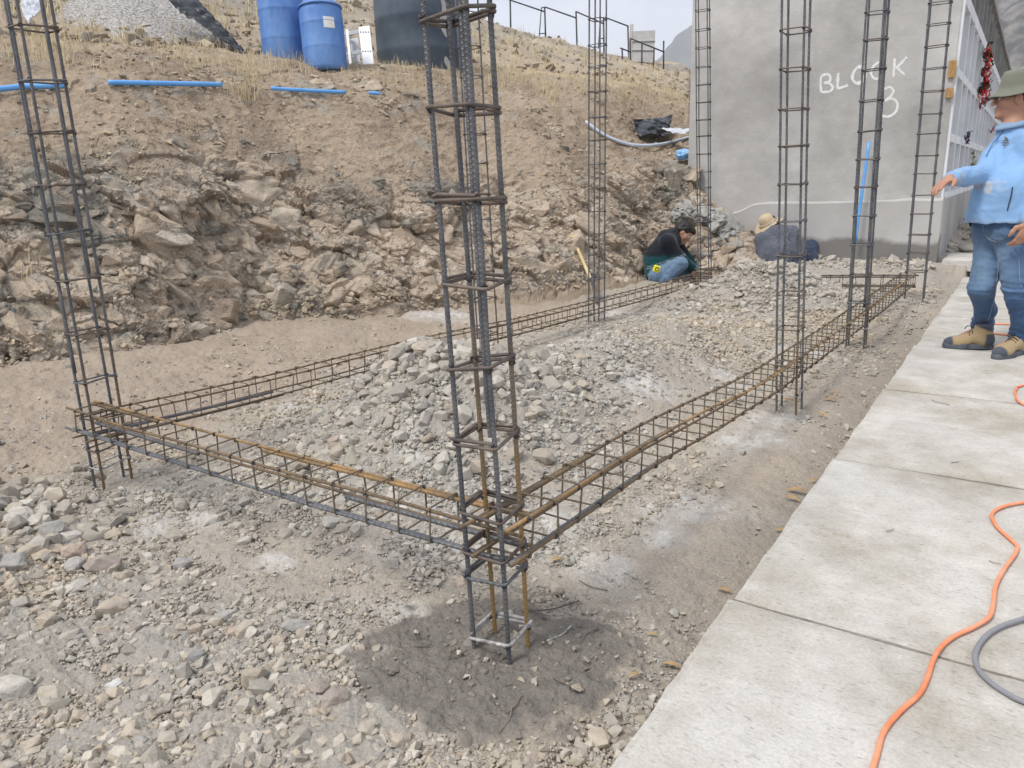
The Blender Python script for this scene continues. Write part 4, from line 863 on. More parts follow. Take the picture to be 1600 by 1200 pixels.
# cables on the pavement
def cable(name,pts,r,m_,label,n=10,z=None):
    P=[PZ(u,v,PAVE_Z+r+.002) for u,v in pts]; mb=MB(); P=smoothpath(P,n); P[:,2]+=.0015*np.abs(vnoise(P*4,3)); mb.tube(P,r,10); o=mb.build(name,m_,None,True); tag(o,label,'cable'); return o
cable('extension_cord',[(2500,760),(2150,800),(1880,830),(1720,800),(1640,783),(1600,785),(1566,792),(1550,804),(1557,822),(1578,842),(1589,853),(1586,866),(1570,888),(1556,915),(1552,945),(1545,965),(1522,980),(1490,995),(1470,1012),(1458,1032),(1449,1060),(1436,1085),(1410,1108),(1390,1130),(1378,1150),(1370,1180),(1360,1215),(1345,1290),(1400,1420),(1380,1700)],.0056,M_orange,'thick orange cable snaking down the near pavement')
cable('extension_cord',[(2300,560),(2000,610),(1780,585),(1680,588),(1600,602),(1588,608),(1587,617),(1600,632),(1690,665),(1850,650),(2300,700)],.0056,M_orange,'short orange cable loop entering at the right edge behind the near one')
cable('extension_cord',[(1900,490),(1680,511),(1600,508),(1548,506),(1546,512),(1552,520),(1570,523),(1650,530),(1850,540)],.006,M_orange,'thin orange cable on the pavement behind the standing man')
cable('grey_cord',[(2500,1000),(2100,1040),(1850,960),(1700,945),(1640,955),(1600,967),(1562,980),(1537,998),(1524,1022),(1528,1045),(1548,1067),(1575,1085),(1600,1097),(1700,1135),(1900,1150),(2400,1300)],.0062,M_gcab,'grey cable looping in from the right beside the orange one')
# blue pipe: pieces showing out of the bank
def surfpipe(name,pts,r,m_,label,cat,up=0,n=8,smooth=True):
    P=np.array([SURF(u,v,0) for u,v in pts]); d=(P-CAM)@RW[:,2]; d=np.polyval(np.polyfit(np.arange(len(d)),d,min(2,len(d)-1)),np.arange(len(d)))-.05
    P=np.array([PD(u,v,q) for (u,v),q in zip(pts,d)]); mb=MB(); mb.tube(smoothpath(P,n),r,10); o=mb.build(name,m_,None,True); tag(o,label,cat,group=None); return o
surfpipe('water_pipe',[(-60,146),(0,139),(40,135),(88,134),(100,134)],.024,M_bluep,'blue pipe piece at the far left, passing behind the leftmost cage','pipe')
surfpipe('water_pipe',[(170,129),(230,130),(290,131),(346,132)],.023,M_bluep,'longest blue pipe piece showing out of the upper bank','pipe')
surfpipe('water_pipe',[(424,138),(470,141),(540,144)],.020,M_bluep,'short thin blue pipe piece below the barrels','pipe')
surfpipe('water_pipe',[(576,145),(594,146)],.018,M_bluep,'tiniest blue pipe stub below the ladder','pipe')
surfpipe('water_hose',[(915,190),(935,205),(955,216),(985,226),(1020,227),(1050,222),(1079,214)],.022,M_hose,'pale grey hose sagging across the bank left of the grey building','hose')
# leaning blue pipe
p=PY(1336,378,9.25); q=PY(1358,222,9.30); mb=MB(); mb.tube(np.linspace(p,q,12),.018,10); o=mb.build('blue_pole',M_bluep,None,True); tag(o,'blue plastic pipe leaning upright on the grey wall','pipe')
# barrels
def lathe(mb,prof,c,n=40,ax=None):
    th=np.arange(n)*2*math.pi/n; prof=np.array(prof); V=np.stack([prof[:,0][:,None]*np.cos(th),prof[:,0][:,None]*np.sin(th),prof[:,1][:,None]+0*th],-1).reshape(-1,3)+np.array(c)
    F=gridF(len(prof),n,wrap=True); mb.add(V,[F,(np.arange(n))[::-1][None],((len(prof)-1)*n+np.arange(n))[None]])
def barrel(u0,u1,vb,dep,label,tilt,lab=False):
    a=PD(u0,vb,dep);b=PD(u1,vb,dep); r=np.linalg.norm(b-a)/2; c=(a+b)/2; c=c+np.array([dirpx(800,600)[0],dirpx(800,600)[1],0])*r*.6
    root=empty('barrel',tuple(c),label=label,cat='barrel',group='blue plastic barrels on the terrace'); mb=MB(); H=r*(3.2 if lab else 3.6)
    pr=[(.86,0),(.96,.02),(1,.06),(1,.30),(1.0,.31),(1.015,.325),(1.0,.34),(1.0,.62),(1.0,.64),(1.018,.655),(1.0,.67),(.995,.80),(.96,.88),(.86,.95),(.70,.985),(.68,1.0),(.1,1.0)]
    lathe(mb,[(r*a_,H*b_) for a_,b_ in pr],(0,0,0)); o=mb.build('body',M_bbar,root,True); root.rotation_euler=tilt
    mb=MB(); t=np.arange(40)*2*math.pi/40; mb.tube(np.stack([.985*r*np.cos(t),.985*r*np.sin(t),0*t+H*.90],1),r*.05,6,closed=True); mb.build('rim',M_bbar,root,True)
    if lab:
        mb=MB(); a0=math.atan2(-(c[1]),-(c[0]))+.35; t=np.linspace(a0-.26,a0+.26,8); V=np.array([[1.012*r*math.cos(q),1.012*r*math.sin(q),z] for z in (H*.55,H*.70) for q in t]); mb.add(V,gridF(2,8)); mb.build('paper_label',M_label,root)
    return root
barrel(408,478,104,9.0,'dusty blue barrel, left of the two, on the terrace edge',(0,0,0))
barrel(473,540,112,8.7,'brighter blue barrel with a white paper label',(R_(-3),R_(-5),0),True)
# tank
a=PD(586,118,9.9);b=PD(722,118,9.9); r=np.linalg.norm(b-a)/2; c=(a+b)/2+np.array([-.5,.72,0])*r*.7
tk_=empty('water_tank',tuple(c-[0,0,.05]),label='big dark blue-grey cylindrical water tank on the terrace',cat='tank'); mb=MB()
pr=[(r*.97,0),(r,.04),(r,.35),(r*1.015,.38),(r,.41),(r,.75),(r*1.015,.78),(r,.81),(r,1.2),(r*.96,1.3),(r*.4,1.5),(r*.38,1.56),(r*.05,1.56)]
lathe(mb,pr,(0,0,0),64); mb.build('body',M_tank,tk_,True)
mb=MB(); a0=math.atan2(-c[1],-c[0])-.0
for (da,z0,z1,wd) in ((.62,.50,1.0,.10),(.66,.10,.26,.09)):
    t=np.linspace(a0+da-wd,a0+da+wd,7); zz=np.linspace(z0,z1,9); V=np.array([[1.006*r*math.cos(q+.05*math.sin(z*17)),1.006*r*math.sin(q+.05*math.sin(z*17)),z] for z in zz for q in t])
    th_=.25+.75*np.sin(np.linspace(0,math.pi,9)); V=V.reshape(9,7,3); mid=V[:,3:4]; V=mid+(V-mid)*th_[:,None,None]; mb.add(V.reshape(-1,3),gridF(9,7))
mb.build('lime_smear',M_panel,tk_,True)
# ladder piece
base=PD(560,106,9.3); ld=empty('ladder',tuple(base),label='short piece of white aluminium ladder leaning beside the tank',cat='ladder'); inv=Matrix.Translation(-Vector(base))
def quadbar(name,p0,p1,wv,tv,m_,parent,inv):
    p0=np.array(p0);p1=np.array(p1); T=p1-p0; L_=np.linalg.norm(T); T/=L_; wv=np.array(wv,float); wl=np.linalg.norm(wv); wn=wv-T*wv.dot(T); wn/=np.linalg.norm(wn); tn=np.cross(T,wn); mb=MB(); mb.box((0,0,0),(wl,tv,L_),bev=min(wl,tv)*.15); o=mb.build(name,m_,parent); M=Matrix.Identity(4)
    for k,vv in enumerate((wn,tn,T)):
        for j in range(3): M[j][k]=vv[j]
    M.translation=Vector((p0+p1)/2); o.matrix_local=inv@M; return o
rt=RW[:,0]
quadbar('side_rail',PD(577,110,9.2),PD(569,42,9.3),rt*.14,.03,M_alu,ld,inv)
for i,(p_,w_) in enumerate((((575,108),.12),)):
    pass
quadbar('side_rail',PD(549,107,9.4),PD(543,48,9.5),rt*.035,.06,M_alu,ld,inv)
quadbar('tread',PD(558,106,9.5),PD(553,60,9.6),rt*.10,.01,M_sheet,ld,inv)
for v in (52,84): quadbar('rung',PD(538,v+1,9.55),PD(566,v-3,9.3),(0,0,.045),.03,M_alu,ld,inv)
mb=MB()
for v in (50,80):
    for u in (567,571,575,579): q_=9.2+.1*(110-v)/68-.017; mb.tube([PD(u-(80-v)*.12,v,q_-.006),PD(u-(80-v)*.12,v,q_+.012)],.008,8)
o=mb.build('rivet_hole',M_dot,ld); o.matrix_parent_inverse=inv
# gravel pile on the terrace with a plastic sheet over its far flank
gp=PD(190,88,9.4); n1_,n2_=110,70; V=[]
apex=PD(190,-75,10.0); foot=[PD(u,v,d) for u,v,d in ((50,52,8.9),(95,62,8.7),(180,74,8.5),(300,86,8.8),(395,92,9.2))]
foot=smoothpath(foot,27)[:n1_]; n1_=len(foot)
back=[2*np.array([apex[0],apex[1],foot[0][2]])-f for f in foot[::-1]]; for_=np.vstack([foot,[b_ for b_ in back]])
m1=len(for_)
for j in range(n2_):
    t=j/(n2_-1); q=for_*(1-t)+apex*t; q=q.copy(); q[:,2]=for_[:,2]*(1-t**1.0)+apex[2]*t; V.append(q)
V=np.array(V).reshape(-1,3); V[:,2]+=.05*fbm(V*1.6,41,3)+.02*fbm(V*7,42,3); V[:m1,2]-=.3
F=gridF(n2_,m1,wrap=True)
M_gpile=mat('grey gravel heap',(.20,.19,.175),(.50,.48,.45),scale=34,rough=.95,bump=1,bscale=45,detail=4,dist=.02,lo=.38,hi=.62)
dk=fbm(V*np.array([1.2,1.2,3]),45,3)
o=link('gravel_pile',mesh_np('gravel_pile',V,F,None,False),None,M_gpile); tag(o,'tall heap of grey gravel on the terrace top left','gravel',kind='stuff')
def sheet(name,quad,nu,nv,amp,seed,m_,label,cat,thick=.004):
    Q=np.array(quad); a,b,c_,d_=Q; U_,V_=np.meshgrid(np.linspace(0,1,nu),np.linspace(0,1,nv)); P=(a*((1-U_)*(1-V_))[...,None]+b*(U_*(1-V_))[...,None]+c_*(U_*V_)[...,None]+d_*((1-U_)*V_)[...,None]).reshape(-1,3)
    nrm=np.cross(b-a,d_-a); nrm/=np.linalg.norm(nrm); s_=np.linalg.norm(b-a)
    P+=nrm*(amp*ridged(P*3/s_*1.2,seed,4))[:,None]; e=np.minimum(np.minimum(U_,1-U_),np.minimum(V_,1-V_)).ravel(); P+=np.stack([fbm(P*3+5,seed+k,3) for k in(1,2,3)],1)*(amp*.9*(e<.02))[:,None]
    o=link(name,mesh_np(name,P,gridF(nv,nu),None,True),None,m_); md=o.modifiers.new('thick','SOLIDIFY'); md.thickness=thick
    if label: tag(o,label,cat)
    return o
sheet('plastic_sheet',[PD(250,-10,8.9),PD(305,-8,9.1),PD(400,97,8.85),PD(368,78,8.7)],14,60,.04,51,M_black,'dark blue-black plastic strip along the right flank of the gravel heap','plastic sheet')
sheet('plastic_sheet',[PD(30,-8,7.8),PD(72,-8,7.9),PD(58,18,7.7),PD(44,36,7.6)],16,24,.05,53,M_sheet,'pale grey plastic rag hanging behind the leftmost cage','plastic sheet')
sheet('black_tarp',[SURF(1000,200)+[0,-.25,.12],SURF(1062,196)+[0,-.25,.14],SURF(1062,214)+[0,-.35,.02],SURF(1018,216)+[0,-.35,.02]],40,24,.06,55,M_black,'black plastic tarp lying on the bank left of the building','tarp')
sheet('tarp_flap',[PY(1032,198,9.95),PY(1080,200,9.9),PY(1070,210,9.75),PY(1050,208,9.8)],20,14,.03,57,M_sheet,'pale fold of plastic over the black tarp','tarp')
# blue bag, concrete blocks by the corner
V,F=stone_shape(4,77,4,.25,.7); p=PY(1068,241,9.55); V=V*np.array([.10,.08,.07])*(1+.25*ridged(V*2,5,3))[:,None]; M_bag=mat('crumpled blue plastic bag',(.12,.36,.65),(.35,.55,.78),scale=16,rough=.4)
o=link('plastic_bag',mesh_np('plastic_bag',V,F,None,True),None,M_bag); o.location=Vector(p); tag(o,'crumpled blue plastic bag against the building corner','bag')
def cblock(u,v,dpt,size,rz,label,sd):
    mb=MB(); p=PD(u,v,dpt); bm=bmesh.new(); bmesh.ops.create_cube(bm,size=1); bmesh.ops.subdivide_edges(bm,edges=bm.edges[:],cuts=6,use_grid_fill=True)
    V=np.array([q.co[:] for q in bm.verts]); F=np.array([[w_.index for w_ in f.verts] for f in bm.faces]); bm.free()
    V=V*(1-.06*(np.abs(V*2).max(1)**1)[:,None]*(np.sort(np.abs(V*2),1)[:,1:2]>.9)); V=V*np.array(size); V+=np.stack([fbm(V*9+sd,k,3) for k in(1,2,3)],1)*.015
    o=link('concrete_block',mesh_np('concrete_block',V,F,None,False),None,M_cblock); o.location=Vector(p); o.rotation_euler=(.05,.06,rz); tag(o,label,'concrete block',group='blocks wedged beside the building corner'); return o
cblock(1046,259,9.75,(.26,.20,.13),.2,'upper left grey concrete block stuck in the bank below the tarp',1); cblock(1064,276,9.6,(.19,.18,.155),.5,'lower right grey concrete block touching the building corner',2)
cblock(1070,297,9.5,(.13,.14,.10),.9,'smallest pale mortar block under the two grey ones',3)
# fence on the skyline
def fence(label,posts,rails,dd,r=.035,brace=()):
    p0=PD(*posts[0][1],dd); root=empty('fence',tuple(p0),label=label,cat='fence'); inv=Matrix.Translation(-Vector(p0))
    for tp,bt in posts:
        mb=MB(); mb.tube([PD(*bt,dd)-[0,0,.3],PD(*tp,dd)],r,8); o=mb.build('post',M_post,root,True); o.matrix_parent_inverse=inv
    for a,b in rails:
        mb=MB(); mb.tube([PD(*a,dd),PD(*b,dd)],r*.8,8); o=mb.build('rail',M_post,root,True); o.matrix_parent_inverse=inv
    for a,b in brace:
        mb=MB(); mb.tube([PD(*a,dd),PD(*b,dd)],r*.6,6); o=mb.build('brace',M_post,root,True); o.matrix_parent_inverse=inv
fence('tall dark pipe fence running down the hill skyline',[((705,-60),(708,20)),((797,-8),(798,55)),((851,11),(853,67)),((900,18),(902,74)),((943,27),(944,80)),((981,40),(983,92))],[((705,-42),(797,0)),((797,0),(850,18)),((852,11),(900,28)),((900,18),(943,37)),((945,27),(982,41))],26,.03,[((846,12),(842,64)),((846,12),(852,11)),((842,53),(852,52)),((938,27),(935,76)),((935,60),(943,60))])
fence('low dark railing before the pale concrete slab on the skyline',[((972,75),(973,90)),((985,60),(985,92)),((1003,69),(1003,96)),((1022,76),(1021,98)),((1037,64),(1037,101))],[((969,75),(985,81)),((985,60),(1037,81))],24,.028)
fence('two dark timber posts standing on the slope above the ladder',[((564,-10),(565,22)),((576,-10),(577,24))],[((564,7),(577,4))],18,.035)
for i,(q4,lab) in enumerate((([(988,49),(1024,47),(1022,98),(987,96)],'leaning pale concrete slab standing on the skyline behind the railing'),([(985,38),(990,38),(988,92),(983,92)],'narrow upright plank at the left of the pale concrete slab'))):
    P4=[PD(u,v,25) for u,v in q4]; n_=np.array([-.55,.79,0])*.12; V=np.array(P4+[p_+n_ for p_ in P4]); mb=MB(); mb.add(V,np.array([[0,1,2,3],[7,6,5,4],[0,4,5,1],[1,5,6,2],[2,6,7,3],[3,7,4,0]])); 
    if i==0:
        for h in (.33,.62):
            a=P4[0]*(1-h)+P4[3]*h; b=P4[1]*(1-h)+P4[2]*h; mb.tube([a-n_*.1,b-n_*.1],.035,6)
    o=mb.build('concrete_slab' if i==0 else 'upright_plank',M_panel); tag(o,lab,'slab' if i==0 else 'plank')
# shovel standing by the cage
hd=groundhit(928,482); g0=np.array(PD(897,372,8.15)); mid_=PD(923,436,7.75); tip=PD(934,484,7.3); sh=empty('shovel',tuple(tip),label='shovel with pale wooden shaft and D grip leaning on the rock cut',cat='shovel'); inv=Matrix.Translation(-Vector(tip))
top_=PD(901,385,8.1); mb=MB(); mb.tube(np.linspace(top_+(mid_-top_)*.08,mid_,12),.019,10); o=mb.build('shaft',M_wood,sh,True); o.matrix_parent_inverse=inv
gl=PD(890,371,8.15);gr=PD(904,369,8.1); mb=MB(); mb.tube([gl,gr],.017,10); o=mb.build('grip',M_wood,sh,True); o.matrix_parent_inverse=inv
mb=MB(); mb.tube(smoothpath([gl,PD(893,379,8.12),top_+(mid_-top_)*.1],6),.009,7); mb.tube(smoothpath([gr,PD(903,378,8.1),top_+(mid_-top_)*.1],6),.009,7); o=mb.build('yoke',M_blade,sh,True); o.matrix_parent_inverse=inv
ax_=(tip-mid_); ax_/=np.linalg.norm(ax_); sd_=np.cross(ax_,[.98,.12,0]); sd_/=np.linalg.norm(sd_); nr=np.cross(sd_,ax_); V=[]
for j in range(16):
    t=j/15
    for i in range(9):
        s_=(i-4)/4; wv=(0.02+.07*sstep(.05,.32,t))*(1 if t<.75 else math.sqrt(max(1-((t-.75)/.26)**2,0.01))); V.append(mid_+(tip-mid_)*(-.05+1.0*t)+sd_*s_*wv+nr*(.03*s_*s_*(1-t*.5)))
o=link('blade',mesh_np('blade',V,gridF(16,9),None,True),sh,M_blade); o.matrix_parent_inverse=inv; md=o.modifiers.new('t','SOLIDIFY'); md.thickness=.004
# dark tool things on the earth beyond the step
V,F=stone_shape(3,66,5,.2,.6); p=PX(1510,352,-.28); M_tool=mat('black tool bag',(.02,.02,.022),(.05,.05,.055),scale=8,rough=.7)
tb=empty('tool_bag',(-.50,12.2,.53),label='black and yellow tool bag on the earth behind the standing man',cat='tool bag')
o=link('body',mesh_np('body',V*np.array([.17,.12,.16]),F,None,True),tb,M_tool); mb=MB(); mb.box((-.08,-.11,.02),(.13,.05,.05),bev=.012); mb.build('pocket',M_yel,tb); mb=MB(); t=np.linspace(0,math.pi,12); mb.tube(np.stack([.10*np.cos(t),0*t,.13+.14*np.sin(t)],1),.014,8); mb.build('handle',M_tool,tb,True)
# flowers on the niches
M_red=mat('red cloth flower',(.60,.03,.03),(.75,.08,.07),scale=20,rough=.7); M_leaf=mat('dark green leaf',(.02,.05,.03),(.04,.09,.05),scale=20,rough=.6); M_pur=mat('purple flower',(.16,.06,.22),(.28,.14,.34),scale=20,rough=.7); M_yf=mat('yellow-green flower',(.25,.27,.06),(.45,.42,.10),scale=20,rough=.7)
def garland(label,pts,ypl,r,mflo,n,seed,name='flower_garland'):
    g=np.random.default_rng(seed); P=smoothpath([PX(u,v,-.72) for u,v in pts],10); root=empty(name,tuple(P[0]),label=label,cat='flowers'); inv=Matrix.Translation(-Vector(P[0]))
    a=MB(); b_=MB()
    for k in range(n):
        c=P[g.integers(0,len(P))]+g.normal(0,r*.55,3)*[.4,1,.6]
        for t_,m_ in ((a,6),(b_,5)):
            if t_ is b_ and g.random()<.5: continue
            for j in range(m_):
                th=j*6.28/m_+g.uniform(0,1); d=np.array([g.uniform(0,.5),math.cos(th),math.sin(th)]); q=c+(g.normal(0,r*.2,3) if t_ is b_ else 0); s_=r*(.42 if t_ is a else .5); e=np.cross(d,[1,0,0]); e/=np.linalg.norm(e)+1e-9
                t_.add([q,q+d*s_*.6+e*s_*.35,q+d*s_+[s_*.3,0,0],q+d*s_*.6-e*s_*.35],[[0,1,2,3]])
    o=a.build('bloom',mflo,root); o.matrix_parent_inverse=inv; o=b_.build('leaf',M_leaf,root); o.matrix_parent_inverse=inv
garland('long hanging garland of red flowers on the white niches',[(1539,80),(1540,100),(1537,125),(1536,140),(1537,160)],0,.13,M_red,64,3)
garland('small purple flower bunch in a lower niche',[(1512,207),(1511,221)],0,.055,M_pur,22,4,'flower_bunch')
garland('yellow and green flower sprig low on the niches',[(1518,237),(1520,255),(1516,268)],0,.06,M_yf,24,5,'flower_bunch')
garland('orange-red flower cluster on the niches by the man’s chest',[(1546,205),(1556,199)],0,.08,M_red,10,6,'flower_bunch')
# little things on the ground
M_dry=mat('dry leaf',(.30,.19,.09),(.45,.33,.18),scale=20,rough=.8); M_twig=mat('dry twig',(.12,.10,.08),(.22,.19,.16),scale=20,rough=.9)
def leaf(u,v,L_,yaw,lab,z=None):
    p=groundhit(u,v) if z is None else PZ(u,v,z); V=[]
    for j in range(9):
        t=j/8; wv=.22*math.sin(math.pi*min(t*1.05,1))**.8
        for s_ in (-1,0,1): V.append([(t-.5)*L_,s_*wv*L_*.6,.004+.35*L_*abs(s_)*wv+.12*L_*math.sin(t*3)])
    V=np.array(V)@rot3(yaw,.2,.1).T; o=link('dry_leaf',mesh_np('dry_leaf',V,gridF(9,3),None,True),None,M_dry); o.location=Vector(p)+Vector((0,0,.006)); tag(o,lab,'leaf',group='dry leaves along the pavement edge')
for i,(u,v,l_,yw) in enumerate(((1245,772,.09,.4),(1238,784,.07,-.2),(1222,834,.06,.3),(1298,628,.09,.6),(1225,628,.08,.1),(1285,652,.08,-.4),(1020,997,.035,.3),(991,1060,.04,1.2),(1050,1045,.05,.2),(1132,928,.05,.1),(1305,618,.07,.2),(1140,655,.07,2.),(870,880,.06,1.),(1272,755,.05,.8))):
    leaf(u,v,l_,yw,'curled tan dry leaf on the dirt beside the pavement')
def stick(u,v,u2,v2,r,lab,m_,nm='twig',cat='twig',z=None,bend=.02):
    lf=.009 if z is None else .003; a=(groundhit(u,v) if z is None else PZ(u,v,z))+[0,0,r+lf];b=(groundhit(u2,v2) if z is None else PZ(u2,v2,z))+[0,0,r+lf+.001]; L_=np.linalg.norm(b-a); mid=(a+b)/2+np.array([b[1]-a[1],a[0]-b[0],0])*bend*5
    mb=MB(); mb.tube(smoothpath([a,mid,b],6),r,6); o=mb.build(nm,m_,None,True); tag(o,lab,cat); o['group']='twigs and wire offcuts on the ground'; return o
stick(855,1007,892,984,.0025,'straight pale wire offcut lying right of the nearest column foot',M_crust,'wire_offcut','wire'); stick(815,960,905,944,.002,'long thin wire behind the nearest column foot',M_rb,'wire_offcut','wire')
for k,(a,b,c_,d_) in enumerate(((850,1045,898,1082),(830,955,860,968),(745,945,700,952),(648,1015,675,1012),(790,1120,815,1090),(905,912,950,928),(860,890,895,875),(700,1035,730,1020),(780,1150,800,1110),(935,985,905,1010),(665,1060,672,1085),(690,1130,712,1150))): stick(a,b,c_,d_,.0016,'thin dark wire scrap pressed into the wet mortar' if k not in (5,6) else 'thin dark twig on the dirt near the corner',M_twig,'wire_offcut','wire')
for (a,b,c_,d_),lb in zip(((1455,626,1484,634),(1385,832,1396,829),(1545,878,1564,884),(1486,724,1498,723)),('forked twig on the pavement slab before the standing man','tiny twig on the pavement left of the orange cable bend','tiny twig on the pavement beside the orange cable','tiny twig in the middle of the third pavement slab')): stick(a,b,c_,d_,.0012,lb,M_twig,z=PAVE_Z)
# dry grass: stuff
def grass(name,k,n,h,label,seed,m_,lean=.3,w_=.0028):
    g=np.random.default_rng(seed); cl=k[g.integers(0,len(k),n//14)]; c=S2[cl][g.integers(0,len(cl),n)]+g.normal(0,.06,(n,3))*[1,1,0]; hh=h*g.lognormal(0,.4,n); a=g.uniform(0,6.28,n); ln=g.normal(0,lean,(n,2))
    b0_=c-[0,0,.05]; tp=c+np.stack([ln[:,0]*hh,ln[:,1]*hh,hh],1); md_=c+np.stack([ln[:,0]*hh*.35,ln[:,1]*hh*.35,hh*.55],1); s_=np.stack([np.cos(a),np.sin(a),0*a],1)*w_
    V=np.stack([b0_-s_,b0_+s_,md_+s_*.7,md_-s_*.7,tp],1).reshape(-1,3); i=np.arange(n)*5; F4=np.stack([i,i+1,i+2,i+3],1); F3=np.stack([i+3,i+2,i+4],1)
    o=link(name,mesh_np(name,V,[F4,F3]),None,m_); tag(o,label,'grass',kind='stuff')
M_gr=mat('dry straw',(.50,.41,.25),(.66,.56,.38),scale=3,rough=.8)
edge=np.where((Z>3.35)&(Z<4.9)&(BU>-200)&(BU<1075))[0]; ep=.5+1.3*fbm(S2[edge]*1.3,95,3)+.6*((BU[edge]>360)&(Z[edge]>3.6)); edge=edge[rng.random(len(edge))<np.clip(ep,0,1)**1.5]
grass('dry_grass',edge,5200,.065,'straw-coloured dry grass along the top of the bank',61,M_gr)
hl=np.where((Z>4.9)&(Z<6.05)&(BU>-100)&(BU<1085))[0]; hl=hl[fbm(S2[hl]*.5,96,3)>-.1]; grass('hill_grass',hl,5000,.12,'pale dry grass tufts over the hillside',62,M_gr,.3,.006)
tuft=np.concatenate([np.where((np.hypot(BU-u,BV-v)<rr_)&(BD<14))[0] for u,v,rr_ in ((95,62,28),(60,70,22),(150,55,16),(320,60,30),(395,120,14),(640,150,20),(990,150,25),(860,150,26),(30,420,10),(910,150,15),(95,90,18),(470,95,25),(385,150,16))]); grass('grass_tufts',tuft,1500,.12,'tufts of dry grass hanging on the bank',63,M_gr,.5)
